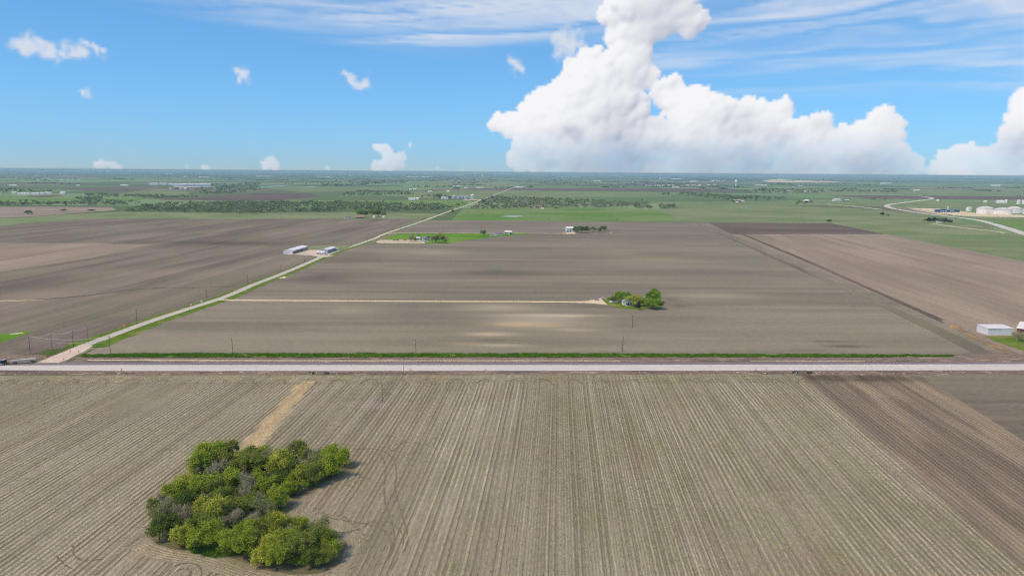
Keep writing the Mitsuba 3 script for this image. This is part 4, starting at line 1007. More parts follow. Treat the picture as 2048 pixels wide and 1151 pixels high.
for t, lb in zip([(94.38,596.72,11.3,6.6,1),(87.89,596.46,5.2,3.9,0),(85.68,602.32,3.3,2.2,0),(102.09,578.7,9.8,7.1,2),(103.19,563.58,7.9,2.6,3),(121.29,597.8,11.8,6.6,1),(116.36,570.49,9.6,7.6,1),(111.34,581.3,7.2,5.0,2)],
                 ['bright green tree behind the farmhouse, on its left side', 'small dark bush-like tree at the drive end by the farmhouse', 'smallest shrubby tree beside the white yard wall', 'yellow-green tree in front of the farmhouse wall', 'nearly black conical evergreen in the farmhouse garden',
                  'tall light green tree at the far right of the farmhouse garden', 'broad round green tree at the near right of the farmhouse garden', 'olive young tree between the two right-hand garden trees']):
    single(t, lb)
for t, lb in zip([(119.57,1324.32,11.3,6.5,0),(126.92,1302.86,13.9,8.7,0),(137.76,1309.25,13.0,6.9,0),(152.8,1327.23,10.4,6.5,4),(160.85,1300.35,10.6,4.1,0),(174.8,1352.09,10.1,7.1,0)],
                 ['dark oak tree touching the far blue barn', 'largest dark oak tree right of the far blue barn', 'dark oak tree third from the far blue barn', 'thin greyish tree in the middle of the far oak row', 'small dark tree standing forward in the far oak row', 'round oak tree at the right end of the far oak row']):
    single(t, lb)
for t, lb, br in zip([(-160.6,1118.99,14.3,6.4,1),(-154.76,1111.28,7.9,3.2,1),(-154.32,1162.07,12.4,2.9,2),(-140.86,1181.09,4.2,2.5,0),(-124.84,1105.47,14.2,5.2,3),(-119.31,1097.94,11.7,5.5,0),(-116.3,1114.16,15.1,6.0,2),(-108.83,1102.67,10.6,4.7,0),(-104.6,1091.18,8.6,2.7,1)],
                     ['large grey leafless tree at the left of the roadside farmstead', 'small light green tree beside the leafless farmstead tree', 'slim grey leafless tree behind the small white farm building', 'dark bush behind the blue-grey farm roof', 'grey leafless tree right of the blue-grey farm roof', 'dark tree in front of the roadside farmstead',
                      'yellow-green tree at the right of the roadside farmstead', 'dark round tree near the small brick-roofed shed', 'low green bush at the right end of the farmstead'], [1, 0, 1, 0, 1, 0, 0, 0, 0]):
    single(t, lb, bare=bool(br), name='bare_tree' if br else 'tree')
for t, lb in zip([(-50.73,1235.95,9.7,5.3,0),(-11.39,1254.29,4.9,3.1,5),(-19.48,1258.72,3.1,1.3,0),(-41.94,1222.94,2.6,1.3,0),(25.15,1278.09,1.4,1.1,0)],
                 ['dark round tree left of the grey-roofed house', 'olive tree in front of the small white barn', 'dark little tree beside the grey-roofed house', 'dark shrub at the left corner of the grey-roofed house', 'lone bush at the right tip of the farm lawn']):
    single(t, lb)
for t, lb in zip([(-1183.46,1729.3,10.4,10.6,0),(-1175.45,1852.8,7.8,7.8,5),(-1135.48,1907.19,3.4,13.1,3),(-161.17,1914.2,10.1,4.1,0),(245.33,1657.92,4.1,1.7,0),(84.52,1657.85,3.5,1.4,0),(735.52,1642.27,8.1,6.1,0),(1011.11,1933.07,10.2,7.7,3),(1020.9,1923.09,4.7,5.7,0),(1050.94,2620.22,8.3,5.2,0),(1096.84,2669.34,4.7,4.4,0),(982.83,1684.97,8.9,5.0,5),(983.74,1668.12,13.0,7.2,3),(996.33,1669.43,13.5,8.3,3),(1004.86,1661.96,12.3,7.7,0),(1018.67,1663.39,11.2,7.7,3),(1025.83,1655.84,8.2,7.1,3),(996.51,1721.37,2.4,1.7,0),(-370.66,1716.97,19.3,8.1,5),(-361.56,1737.65,15.9,9.4,0),(-340.96,1720.44,20.6,10.6,5),(-328.46,1731.68,16.5,8.8,0),(-314.73,1723.51,13.4,7.5,4),(-313.49,2979.83,19.8,13.9,0),(-258.69,2906.49,13.2,7.3,0),(132.86,2166.4,6.8,5.3,0),(518.7,2844.54,8.0,3.9,0),(1138.28,2809.78,7.9,12.0,0),(1143.53,2764.69,8.7,10.9,3),(1185.24,2817.9,7.9,8.3,0),(1637.41,3217,9.0,9.2,0),(1673.23,3194,6.7,6.1,0),(2673.62,3763,10.5,3.4,3),(2689.21,3766,10.5,3.4,0)],
                 ['lone dark round tree on the left field edge', 'olive bush on the edge of the pinkish ploughed strip', 'dark low thicket at the left field margin', 'small tree beside the county road on the pasture corner', 'tiny lone tree in the bright green pasture at right', 'tiny lone bush near the pasture edge at left',
                  'round tree on the corner of the dark ploughed field', 'dark tree left of the highway bend', 'low bush beside the dark tree at the highway bend', 'small tree far out in the green meadow at right', 'bush next to the small meadow tree at right',
                  'leftmost olive tree of the far highway farm', 'second dark tree of the far highway farm', 'dark tree left of the white roof at the highway farm', 'dark tree right of the white roof at the highway farm', 'dark tree fifth from left at the highway farm', 'rightmost low dark tree of the highway farm', 'tiny tree left of the highway farm',
                  'olive tree over the brown-roofed far house', 'dark tree right of the brown-roofed far house', 'tallest olive tree of the far farmyard clump', 'dark tree at the white sheds of the far farmyard', 'grey tree at the right end of the far farmyard', 'big dark tree left of the white house by the bins', 'dark tree between the white house and the bins',
                  'bush beside the brick house in the tree belt', 'lone tree standing above the far meadow', 'left dark tree of the far white-roofed farm at right', 'middle dark tree of the far white-roofed farm at right', 'right dark tree of the far white-roofed farm at right', 'dark tree in the ploughed strip beyond the highway', 'small bush in the ploughed strip beyond the highway',
                  'left one of two tiny trees above the far tanks', 'right one of two tiny trees above the far tanks']):
    single(t, lb)
single([(342.01,465.57,8.7,4.6,2)][0], 'grey leafless tree on the lawn before the white shed', bare=True, name='bare_tree')

# roadside grass: clumps along the swale and the verges
r5 = np.random.default_rng(31)
TUFT = []
for s in range(4):
    r = np.random.default_rng(60 + s)
    m = 26
    p0 = np.c_[r.normal(0, .45, (m, 2)), np.zeros(m)]
    d = np.c_[r.normal(0, .45, (m, 2)), np.full(m, 1.6)] * r.uniform(.6, 1.2, (m, 1))
    w = np.c_[r.normal(size=(m, 2)), np.zeros(m)]; w /= np.linalg.norm(w, axis=1, keepdims=True); w *= .16
    q = np.stack([p0 - w, p0 + w, p0 + d], 1).reshape(-1, 3)
    c = blend(C(70, 118, 26), C(122, 156, 48), r.uniform(size=(m, 1)))
    TUFT.append((q, np.arange(3 * m).reshape(-1, 3), np.repeat(c, 3, 0)))
SW = np.array([(-256.54,408.89),(-187.14,410.88),(-57.87,414.57),(67.78,417.92),(208.26,421.21),(272.61,423.28)])
lo, hi = np.array([(-254.35,405.26),(-185.34,406.75),(-57.33,410.61),(67.23,414.37),(206.9,418.32),(271.56,421.58)]), np.array([(-258.35,411.89),(-189.3,415.79),(-58.55,419.56),(68.48,422.5),(209.76,424.38),(273.06,424.02)])
gp = []
for i in range(7600):
    t = r5.uniform(0, 5); j = min(int(t), 4); u = t - j
    a, b = lo[j] * (1 - u) + lo[j + 1] * u, hi[j] * (1 - u) + hi[j + 1] * u
    p = a + (b - a) * r5.uniform()
    nz = meshkit.fbm(np.array([p[0] / 7, p[1] / 2.0, 0.0]), 2)
    if nz < 0.30: continue
    gp.append((p[0], p[1], r5.uniform(.7, 1.2), r5.uniform(.5, 1.3) * (0.5 + nz), r5.integers(0, 4), r5.uniform(.75, 1.35) + 0.6 * (nz - .4)))
ground('grass_verge', 'long bright green grass swale on the far side of the main road', np.vstack([lo, hi[::-1]]), 'lawn', cat='grass')
scatter('roadside_grass', 'tall fresh grass tufts in the swale along the main road', 'grass', gp, TUFT, 'leaf', seed=3)
gp = []
for i in range(2600):
    t = r5.uniform(0.02, 0.55); n = len(cr_path) - 1
    j = int(t * n); p = cr_path[j] * (1 - (t * n - j)) + cr_path[j + 1] * (t * n - j)
    side = 1 if r5.random() < .7 else -1
    o = side * (r5.uniform(4.5, 11.5) if side > 0 else r5.uniform(4.2, 9.0))
    gp.append((p[0] + o, p[1], r5.uniform(.6, 1.1), r5.uniform(.3, .8), r5.integers(0, 4), r5.uniform(1.0, 1.5)))
for i in range(500):
    a = np.array((-271.97,402.71)) * (1 - (t := r5.uniform())) + np.array((-288.5,411.5)) * t
    gp.append((a[0] + r5.uniform(0, 14), a[1] + r5.uniform(0, 14), r5.uniform(.6, 1.1), r5.uniform(.3, .8), r5.integers(0, 4), r5.uniform(1.0, 1.5)))
_j = Polygon(JUNC).buffer(2.2).union(LineString(CR).buffer(4.6))
gp = [q for q in gp if not _j.contains(Point(q[0], q[1])) and q[1] > (-267.02,395.07)[1] - 2]
gp = [(*q[:3], q[3] * .6, *q[4:]) for q in gp]
for i in range(420):
    t, q = r5.uniform(0, 6.28), math.sqrt(r5.uniform())
    gp.append((GAP[0] + 10 * q * math.cos(t), GAP[1] + 7.5 * q * math.sin(t), r5.uniform(.7, 1.2), r5.uniform(.5, 1.1), r5.integers(0, 4), r5.uniform(.8, 1.3)))
scatter('verge_grass', 'grass tufts on the road verges and in the grove opening', 'grass', gp, TUFT, 'leaf', seed=4)

# clods and stones along the torn shoulder
CLOD = []
for s in range(4):
    m = trimesh.creation.icosphere(1, 1.0); v = np.array(m.vertices) * np.random.default_rng(s).uniform(.6, 1.2, (len(m.vertices), 1)) * [1, .8, .9]
    CLOD.append((v, np.array(m.faces), np.tile(C(128, 112, 102) if s < 3 else C(206, 192, 176), (len(v), 1))))
cl = []
for i in range(1500):
    u = r5.uniform(-1.1, 1.15)
    x = r5.uniform(-330, 330)
    p = np.array((0.35,378.18)) + ux * x + uy * r5.normal(0, 1.3)
    s = abs(r5.normal(0, .22)) + .12
    cl.append((p[0], p[1], s * r5.uniform(1, 2.0), s * 1.6, r5.choice(4, p=[.28, .28, .28, .16]), r5.uniform(.7, 1.15)))
scatter('rubble', 'dirt clods and pale stones along the road shoulder', 'rubble', cl, CLOD, 'matt', seed=6)

# ------------------------------------------------------------------ buildings
WHITE, OFFW, TIN = C(232, 234, 238), C(206, 202, 194), C(196, 204, 212)
GREYR, DARKG, BRICK = C(136, 140, 148), C(40, 44, 48), C(140, 92, 74)


def hull(pts):
    return trimesh.convex.convex_hull(np.array(pts, float))


def frame(fl, fr):
    fl, fr = np.array(fl, float), np.array(fr, float)
    W = np.linalg.norm(fr - fl)
    return W, TW(fl[0], fl[1], 0, math.atan2(fr[1] - fl[1], fr[0] - fl[0]))


def prism(W, D, hw, hr, axis, x0=0, y0=0, z0=0):
    if axis == 'x':
        p = [(x, y, z) for x in (0, W) for y, z in ((0, 0), (D, 0), (0, hw), (D, hw), (D / 2, hw + hr))]
    else:
        p = [(x, y, z) for y in (0, D) for x, z in ((0, 0), (W, 0), (0, hw), (W, hw), (W / 2, hw + hr))]
    return hull(np.array(p) + [x0, y0, z0])


def roofs(W, D, hw, hr, axis, o=0.45, t=0.18):
    s = []
    if axis == 'x':
        k = hr / (D / 2)
        for a, b in ((-o, D / 2), (D + o, D / 2)):
            za = hw - k * o
            s.append(hull([(x, y, z + dz) for x in (-o, W + o) for y, z in ((a, za), (b, hw + hr)) for dz in (0.02, t)]))
    else:
        k = hr / (W / 2)
        for a, b in ((-o, W / 2), (W + o, W / 2)):
            za = hw - k * o
            s.append(hull([(x, y, z + dz) for y in (-o, D + o) for x, z in ((a, za), (b, hw + hr)) for dz in (0.02, t)]))
    return s


def along(p, w, head=math.radians(3.9)):
    return (p[0] + w * math.cos(head), p[1] - w * math.sin(head))


def house(name, label, cat, fl, fr, D, hw, hr, axis='x', wall=WHITE, roof=TIN, wins=(), doors=(), side=(), group=None, wincol=None, seams=False):
    """fl, fr: the two front corners on the ground; wins/doors: (x fraction, sill, width, height) on the front."""
    W, tw = frame(fl, fr)
    k = numbered(name)
    part(k, 'wall', prism(W, D, hw, hr, axis), wall, 0.05, tw=tw)
    part(k, 'roof', roofs(W, D, hw, hr, axis), roof, 0.06, tw=tw)
    for (fx, z, w, h) in wins:
        part(k, 'window', [bx(w, 0.12, h, fx * W, -0.04, z)], wincol or DARKG, tw=tw)
    for (fx, z, w, h) in doors:
        part(k, 'door', [bx(w, 0.16, h, fx * W, -0.06, z)], DARKG if wincol is None else wincol, tw=tw)
    for (fy, z, w, h) in side:
        part(k, 'window', [bx(0.12, w, h, W + 0.04, fy * D, z)], DARKG, tw=tw)
    tag(k, label, cat, group)
    return k, W, tw


def shed(name, label, cat, fl, fr, D, hw, hr=1.0, wall=WHITE, roof=WHITE, group=None, axis='x'):
    return house(name, label, cat, fl, fr, D, hw, hr, axis, wall, roof, group=group)


# white metal shed at right
A_, B_, E_ = np.array((332.93,481.63)), np.array((351.3,482.22)), np.array((333.98,493.28))
W, tw = frame(A_, B_)
D = float(np.linalg.norm(E_ - A_) * 0.98)
k = numbered('metal_shed')
hw = 4.7
part(k, 'wall', hull([(x, y, z) for x in (0, W) for y, zz in ((0, hw), (D, hw + 0.5)) for z in (0, zz)]), C(226, 230, 236), 0.03, tw=tw)
part(k, 'roof', hull([(x, y, z + dz) for x in (-.3, W + .3) for y, z in ((-.35, hw), (D + .3, hw + .5)) for dz in (0.03, .2)]), C(214, 214, 216), 0.04, tw=tw)
for i, (a, b) in enumerate(((0.02, 0.26), (0.265, 0.48), (0.485, 0.97))):
    part(k, 'sliding_door', [bx((b - a) * W, 0.10, 3.9, (a + b) / 2 * W, -0.06 - 0.06 * (i == 1), 0.1)] + [bx(.08, .16, 3.9, (a + (b - a) * q) * W, -0.09 - .06 * (i == 1), .1) for q in np.linspace(.02, .98, 6)], C(212, 220, 230), 0.02, tw=tw)
part(k, 'door_track', [bx(0.5 * W, 0.3, 0.22, 0.26 * W, -0.16, 4.05)], C(150, 154, 160), tw=tw)
for y in np.linspace(1, D - 1, 9):
    part(k, 'wall_rib', [bx(.10, .16, hw - .1, -.06, y, 0.02)], C(214, 218, 224), tw=tw)
tag(k, 'long low white metal shed with sliding doors behind a bare tree', 'shed')
house('red_barn', 'dark red barn with white metal roof cut by the right edge', 'barn', (360.59,491.92), along((360.59,491.92), 17, math.radians(50)), 14.0, 3.2, 3.6, 'x', C(120, 52, 44), C(226, 226, 226), wins=((0.16, 1.0, 1.2, 1.2),), doors=((0.45, 0.02, 3.0, 2.7),))

# farmhouse in the middle field
FH = house('farmhouse', 'pale farmhouse with grey gabled roof among garden trees', 'house', (93.86,583.31), (102.85,583.21), 13.5, 3.4, 3.0, 'y', C(214, 212, 208), C(150, 158, 170), wins=((0.30, 0.9, 1.3, 1.6), (0.72, 0.9, 1.2, 1.5)), doors=((0.5, 0.05, 1.1, 2.2),))
W, tw = frame((102.03,593.51), (118.23,595.32))
part(FH[0], 'wall', prism(W, 8.5, 3.0, 2.4, 'x'), C(206, 204, 200), tw=tw)
part(FH[0], 'roof', roofs(W, 8.5, 3.0, 2.4, 'x'), C(142, 150, 162), tw=tw)
part(FH[0], 'porch', [bx(4.2, 2.2, .18, 3.6, -1.2, 2.6), bx(.16, .16, 2.6, 1.7, -2.1, 0), bx(.16, .16, 2.6, 5.5, -2.1, 0), bx(4.2, 2.2, .2, 3.6, -1.2, 0.02)], C(196, 194, 190), tw=FH[2])
part(FH[0], 'chimney', [bx(.8, .8, 2.2, 5.2, 8.0, 4.9)], C(178, 150, 134), tw=FH[2])
W, tw = frame((83.69,597.23), (91.28,596.12))
k = numbered('yard_wall')
for i in range(5):
    part(k, 'panel', [bx(W / 5 - .14, .12, 1.8, (i + .5) * W / 5, 0, .08)], WHITE, tw=tw)
for i in range(6):
    part(k, 'post', [bx(.18, .18, 2.0, i * W / 5, 0, 0)], OFFW, tw=tw)
tag(k, 'low white panel wall between the drive and the farmhouse', 'wall')


# vehicles
def side_hull(profile, w, inset=0.0, top=None):
    p = np.array(profile, float)
    zt = p[:, 1].max()
    return hull([(x, s * (w / 2 - inset * (z / zt)), z) for x, z in p for s in (-1, 1)])


def wheel(x, y, r, wd=.22):
    m = trimesh.creation.cylinder(r, wd, sections=14)
    m.apply_transform(trimesh.transformations.rotation_matrix(math.pi / 2, [1, 0, 0])); m.apply_translation((x, y, r))
    return m


def car(label, at, yaw, col, kind='car', group=None):
    tw = TW(at[0], at[1], 0.21, yaw)
    k = numbered('parked_car' if kind == 'car' else 'pickup_truck')
    if kind == 'car':
        part(k, 'body', [side_hull([(-2.2, .32), (-2.25, .75), (-1.9, .95), (1.2, .95), (2.15, .78), (2.25, .5), (2.2, .3)], 1.78, .08)], col, 0, tw=tw)
        part(k, 'cabin', [side_hull([(-1.75, .93), (-1.2, 1.40), (.35, 1.42), (1.15, .93)], 1.62, .22)], C(38, 44, 52), 0, tw=tw)
        part(k, 'roof', [bx(1.35, 1.16, .05, -.42, 0, 1.40)], col, 0, tw=tw)
    else:
        part(k, 'body', [bx(5.2, 1.9, .55, 0, 0, .45), side_hull([(.4, .95), (.6, 1.0), (2.5, 1.0), (2.6, .9)], 1.86, .05)], col, 0, tw=tw)
        part(k, 'cabin', [side_hull([(-.7, .98), (-.55, 1.72), (.75, 1.72), (1.3, .98)], 1.8, .15)], C(38, 44, 52), 0, tw=tw)
        part(k, 'roof', [bx(1.25, 1.5, .06, .1, 0, 1.71)], col, 0, tw=tw)
        part(k, 'cargo_bed', [bx(1.8, .08, .5, -1.7, .9, .98), bx(1.8, .08, .5, -1.7, -.9, .98), bx(.08, 1.8, .5, -2.56, 0, .98)], col, 0, tw=tw)
    for x in (-1.4, 1.4):
        for y in (-.82, .82):
            part(k, 'wheel', [wheel(x, y, .34)], C(30, 30, 32), 0, tw=tw)
    part(k, 'headlight', [bx(.06, .4, .14, 2.2 if kind == 'car' else 2.6, .55, .66)], C(225, 228, 230), 0, tw=tw)
    part(k, 'headlight', [bx(.06, .4, .14, 2.2 if kind == 'car' else 2.6, -.55, .66)], C(225, 228, 230), 0, tw=tw)
    tag(k, label, kind, group)
    return k


def camper(label, at, yaw, col, L_=7.0, stripe=None, cat='camper'):
    tw = TW(at[0], at[1], 0.21, yaw)
    k = numbered('camper_trailer')
    part(k, 'body', [side_hull([(-L_ / 2, .6), (-L_ / 2 - .1, 2.6), (-L_ / 2 + .3, 3.0), (L_ / 2 - .8, 3.0), (L_ / 2, 2.2), (L_ / 2 - .1, .6)], 2.4, .06)], col, 0.02, tw=tw)
    part(k, 'window', [bx(1.2, 2.5, .7, -L_ / 5, 0, 1.5)], DARKG, 0, tw=tw)
    part(k, 'stripe', [bx(L_ * .8, 2.46, .3, 0, 0, 1.05)], stripe or C(90, 96, 110), 0, tw=tw)
    for y in (-1.05, 1.05):
        part(k, 'wheel', [wheel(-.5, y, .38), wheel(.4, y, .38)], C(30, 30, 32), 0, tw=tw)
    part(k, 'tow_bar', [tube((L_ / 2 - .2, .4, .55), (L_ / 2 + 1.0, 0, .5), .06), tube((L_ / 2 - .2, -.4, .55), (L_ / 2 + 1.0, 0, .5), .06)], DARKG, 0, tw=tw)
    tag(k, label, cat)
    return k


car('silver car with dark windows on the drive nearer the road', (74.21,606.46), math.radians(28), C(178, 182, 190))
car('white car parked behind the silver one beside the farmhouse lawn', (80.75,613.13), math.radians(12), C(222, 224, 228))
car('dark car at the left of the farmstead vehicle row', (-190.06,1133.39), 0.1, C(52, 56, 64))
car('blue-black car second in the farmstead vehicle row', (-184.88,1131.26), -0.15, C(44, 50, 66))
car('dull red car near the leafless farmstead tree', (-173.32,1134.67), 0.2, C(150, 70, 60))
car('white pickup truck left of the blue-grey farm roof', (-143.26,1123.6), 0.35, C(226, 226, 226), 'pickup')
car('tiny white car right of the small white barn', (2.36,1270.91), 0.0, C(228, 228, 228))


def open_barn(name, label, fl, fr, D, hw, hr, n, wall, roof, back, blue=False):
    W, tw = frame(fl, fr)
    k = numbered(name)
    gable = lambda y: hull([(x, y + dy, z) for dy in (0, .2) for x, z in ((0, 0), (W, 0), (0, hw), (W, hw), (W / 2, hw + hr))])
    part(k, 'wall', [gable(0.0)], wall, .04, tw=tw)
    part(k, 'wall', [gable(D - .2)], wall, .04, tw=tw)
    part(k, 'wall', [bx(.2, D - .42, hw, .1, D / 2, 0)], back, .04, tw=tw)
    part(k, 'roof', roofs(W, D, hw, hr, 'y', .5, .2), roof, .05, tw=tw)
    part(k, 'eave_beam', [bx(.25, D - .5, .55, W - .14, D / 2, hw - .62)], wall, tw=tw)
    for y in np.linspace(D / n, D - D / n, n - 1):
        part(k, 'post', [bx(.28, .28, hw - .62, W - .16, y, 0)], OFFW, tw=tw)
    part(k, 'gable_door', [bx(W * .5, .1, .8, W * .45, -.06, 1.6)], C(150, 164, 176), tw=tw)
    tag(k, label, 'barn')
    return W, np.array(fl, float), np.array(fr, float), D


b1 = open_barn('pole_barn', 'longer open-sided pole barn with white roof, left of the yard', (-306.13,936.98), along((-306.13,936.98), 12.9), 56.0, 4.6, 1.5, 9, C(222, 228, 234), C(226, 228, 232), C(120, 126, 132))
b2 = open_barn('pole_barn', 'shorter blue-grey pole barn with white roof near the county road', (-259.52,949.45), along((-259.52,949.45), 9.8), 34.0, 4.6, 1.4, 6, C(170, 184, 200), C(226, 228, 232), C(92, 110, 132))
house('office_building', 'small white building at the near end of the shorter pole barn', 'building', (-259.81,928.36), (-249.23,928.45), 9.5, 3.4, 1.8, 'x', C(216, 214, 210), C(226, 224, 222), wins=((.22, 1.1, 1.6, 1.1), (.75, 1.1, 1.6, 1.1)), doors=((.5, .04, 1.2, 2.2),))
for b, items in ((b1, ((.12, C(226, 226, 228), 'white camper nearest the front of the longer pole barn'), (.30, C(224, 220, 214), 'cream camper second in the longer pole barn'), (.44, C(170, 96, 86), 'dull red trailer in the middle of the longer pole barn'), (.60, C(228, 228, 230), 'white camper fourth in the longer pole barn'), (.76, C(216, 218, 222), 'pale camper fifth in the longer pole barn'), (.90, C(230, 230, 230), 'white camper at the far end of the longer pole barn'))),
                 (b2, ((.25, C(206, 214, 224), 'pale blue camper in the front of the shorter pole barn'), (.55, C(226, 228, 230), 'white camper in the middle of the shorter pole barn'), (.84, C(220, 222, 226), 'white camper at the far end of the shorter pole barn')))):
    Wb, fl, fr, Db = b
    u = (fr - fl) / Wb; v = np.array([-u[1], u[0]])
    for t, col, lb in items:
        p = fl + u * (Wb - 4.6) + v * (t * Db)
        camper(lb, p, math.atan2(u[1], u[0]), col, 6.6)
camper('white camper parked outside the far end of the shorter pole barn', (-247.77,986.87), 0.3, C(228, 228, 228), 8.0)

# roadside farmstead and its neighbours
house('farm_shed', 'small white farm building beside the slim leafless tree', 'shed', (-156.3,1147.94), (-150.94,1150.08), 6.0, 3.0, 1.6, 'x', C(206, 208, 210), C(232, 234, 234), doors=((.4, .03, 2.2, 2.2),))
house('farmhouse', 'house with blue-grey roof in the roadside farmstead', 'house', (-141.1,1128.74), (-133.53,1132.67), 11.0, 3.2, 3.4, 'y', C(168, 172, 180), C(112, 122, 142), wins=((.25, 1.0, 1.2, 1.3), (.75, 1.0, 1.2, 1.3)))
camper('grey-white camper in front of the blue-grey roofed house', (-135.19,1099.92), 0.1, C(206, 208, 206), 7.5)
camper('white camper half hidden by the farmstead trees', (-124.43,1134.2), 1.0, C(226, 226, 224), 6.5)
house('brick_shed', 'small shed with red-brown roof at the right of the farmstead', 'shed', (-109.76,1148.09), (-105.45,1151.88), 5.5, 3.0, 1.8, 'x', C(204, 206, 204), C(150, 104, 82), wins=((.6, 1.0, 1.2, 1.1),))
GH = house('bungalow', 'bungalow with broad grey hip roof right of the dark round tree', 'house', (-40.31,1228.92), (-28.09,1228.95), 12.0, 3.0, 4.0, 'y', C(206, 198, 188), C(140, 138, 146), wins=((.2, 1.0, 1.8, 1.4), (.62, 1.0, 1.6, 1.4)), doors=((.42, .03, 1.2, 2.2),))
W, tw = frame((-27.66,1244.84), (-16.21,1248.82))
part(GH[0], 'wall', prism(W, 7.5, 2.8, 2.2, 'x'), C(208, 200, 194), tw=tw)
part(GH[0], 'roof', roofs(W, 7.5, 2.8, 2.2, 'x'), C(132, 124, 132), tw=tw)
house('small_barn', 'small white barn with tall roof right of the bungalow', 'barn', (-12.35,1261.37), (-0.7,1264.42), 10.0, 4.2, 2.2, 'x', C(214, 220, 222), C(236, 236, 236), doors=((.82, .03, 3.4, 3.0),))  # the dark door panel stands in for shade in an open doorway
BB = house('blue_barn', 'pale blue barn with white roof left of the far oaks', 'barn', (102.53,1322.83), (121.67,1326.76), 13.0, 7.2, 2.6, 'x', C(184, 206, 212), C(236, 236, 236), wins=((.22, 5.0, 1.0, .8),), doors=((.08, .03, 1.8, 3.2), (.34, .03, 1.9, 3.6)))  # both dark door panels are openings, their inner shade painted on
W, tw = BB[1], BB[2]
part(BB[0], 'sliding_door', [bx(W * .42, .14, 5.4, W * .72, -.1, .05)], C(214, 206, 214), tw=tw)
shed('tool_shed', 'tiny tan shed between the far oaks', 'shed', (146.9,1338.06), (150.74,1338.4), 4, 2.6, 1.2, C(196, 160, 130), C(206, 190, 170))
shed('tool_shed', 'tiny white shed under the right-hand far oak', 'shed', (171.89,1351.83), (175.77,1352.18), 4, 2.6, 1.4, WHITE, WHITE)
shed('tool_shed', 'lone white box on the dark ground right of the far oaks', 'box', (180.11,1304.17), (183.58,1304.47), 3, 1.2, .3, OFFW, WHITE)
house('far_house', 'small white house with dark windows beyond the left field', 'house', (-389.99,1644.13), (-377.15,1649.15), 9, 4.0, 2.6, 'y', C(214, 200, 190), C(170, 120, 104), wins=((.3, 1, 1.6, 1.8), (.7, 1, 1.6, 1.8)))
house('far_house', 'low house with brown roof under the far farmyard trees', 'house', (-367.34,1668.37), (-350.77,1673.92), 12, 3.0, 3.4, 'x', C(120, 96, 86), C(178, 136, 118), wins=((.25, .8, 3, 1.4), (.7, .8, 3, 1.4)))
shed('far_shed', 'left one of two white sheds in the far farmyard', 'shed', (-335.95,1698.02), (-330.66,1698.63), 6, 2.8, 1.2)
shed('far_shed', 'right one of two white sheds in the far farmyard', 'shed', (-313.59,1700.6), (-308.87,1701.15), 6, 2.8, 1.2)
house('far_house', 'pinkish brick house in front of the tree belt', 'house', (70.61,2230.98), (92.79,2234.24), 14, 4.6, 4.0, 'x', C(196, 160, 148), C(166, 120, 108), wins=((.2, 1, 3, 2), (.5, 1, 3, 2), (.8, 1, 3, 2)))
shed('far_shed', 'white shed just right of the pinkish brick house', 'shed', (86.94,2165.8), (95.41,2167.01), 5, 2.8, 1.0)
shed('far_barn', 'long white farm building left of the grain bins', 'barn', (-404.78,2763.52), (-381.04,2767.98), 18, 6, 2.5)
shed('far_barn', 'shorter white barn at the right end of the long white one', 'barn', (-379.52,2778.3), (-368.05,2780.47), 14, 7, 2.5)
house('far_house', 'white two-storey house with brown roof by the grain bins', 'house', (-290.17,2889.46), (-262.15,2894.93), 16, 7, 5, 'y', WHITE, C(206, 190, 182), wins=((.3, 1.5, 3, 2.4), (.7, 1.5, 3, 2.4)))


def silo(name, label, cat, at, r, h, cone, wall=TIN, roof=None, group=None, dome=False, ribs=0):
    cone = cone * (0.7 if dome else 1)
    tw = TW(at[0], at[1])
    k = numbered(name)
    m = lathe([(0.001, 0), (r, 0), (r, h), (0.001, h)], 36)
    part(k, 'wall', m, wall, .03, tw=tw)
    if dome:
        pr = [(r * 1.012 * s, h + .03 + cone * (1 - s * s)) for s in np.linspace(1, 0.001, 9)]
    else:
        pr = [(r * 1.04, h - .1), (r * 1.04, h + .05), (r * .12, h + cone), (0.001, h + cone * 1.06)]
    part(k, 'roof', lathe(pr, 36), roof or wall, .03, tw=tw)
    if dome:
        part(k, 'rim', lathe([(r, h - .7), (r + .5, h - .7), (r + .5, h + .1), (r, h + .1)], 36), C(150, 154, 160), 0, tw=tw)
    for i in range(0 if dome else ribs):
        z = h * (i + 1) / (ribs + 1)
        part(k, 'stiffening_ring', lathe([(r, z), (r + .18, z), (r + .18, z + .3), (r, z + .3)], 36), [c * .9 for c in wall], 0, tw=tw)
    part(k, 'ladder', [tube((math.cos(-2) * (r + .3), math.sin(-2) * (r + .3), 0), (math.cos(-2) * (r + .3), math.sin(-2) * (r + .3), h), .12, n=4), tube((math.cos(-1.9) * (r + .3), math.sin(-1.9) * (r + .3), 0), (math.cos(-1.9) * (r + .3), math.sin(-1.9) * (r + .3), h), .12, n=4)], C(170, 174, 178), 0, tw=tw)
    tag(k, label, cat, group)


BINC = C(176, 184, 194)
for at, r, h, c, lb, rf in (((-243.13,2953.98), 9.77, 11.77, 3.6, 'leftmost silver grain bin, partly behind a dark tree', None), ((-224.24,2946.48), 8.49, 9.06, 3, 'second silver grain bin from left', None), ((-208.47,2949.6), 7.22, 9.90, 3, 'third and narrowest silver grain bin', None),
                            ((-189.22,2909.14), 9.38, 11.39, 3.4, 'fourth silver grain bin from left', None), ((-164.28,2903.12), 8.54, 16.24, 5, 'tallest grain bin with white conical roof', C(236, 236, 238))):
    silo('grain_bin', lb, 'grain bin', at, r, h, c, BINC, rf, 'grain bins at the far farm', ribs=2)
shed('tool_shed', 'small pale shed in the yard right of the grain bins', 'shed', (-138.44,2919.04), (-128.24,2921.03), 8, 3, 1, C(150, 130, 120), C(170, 150, 140))
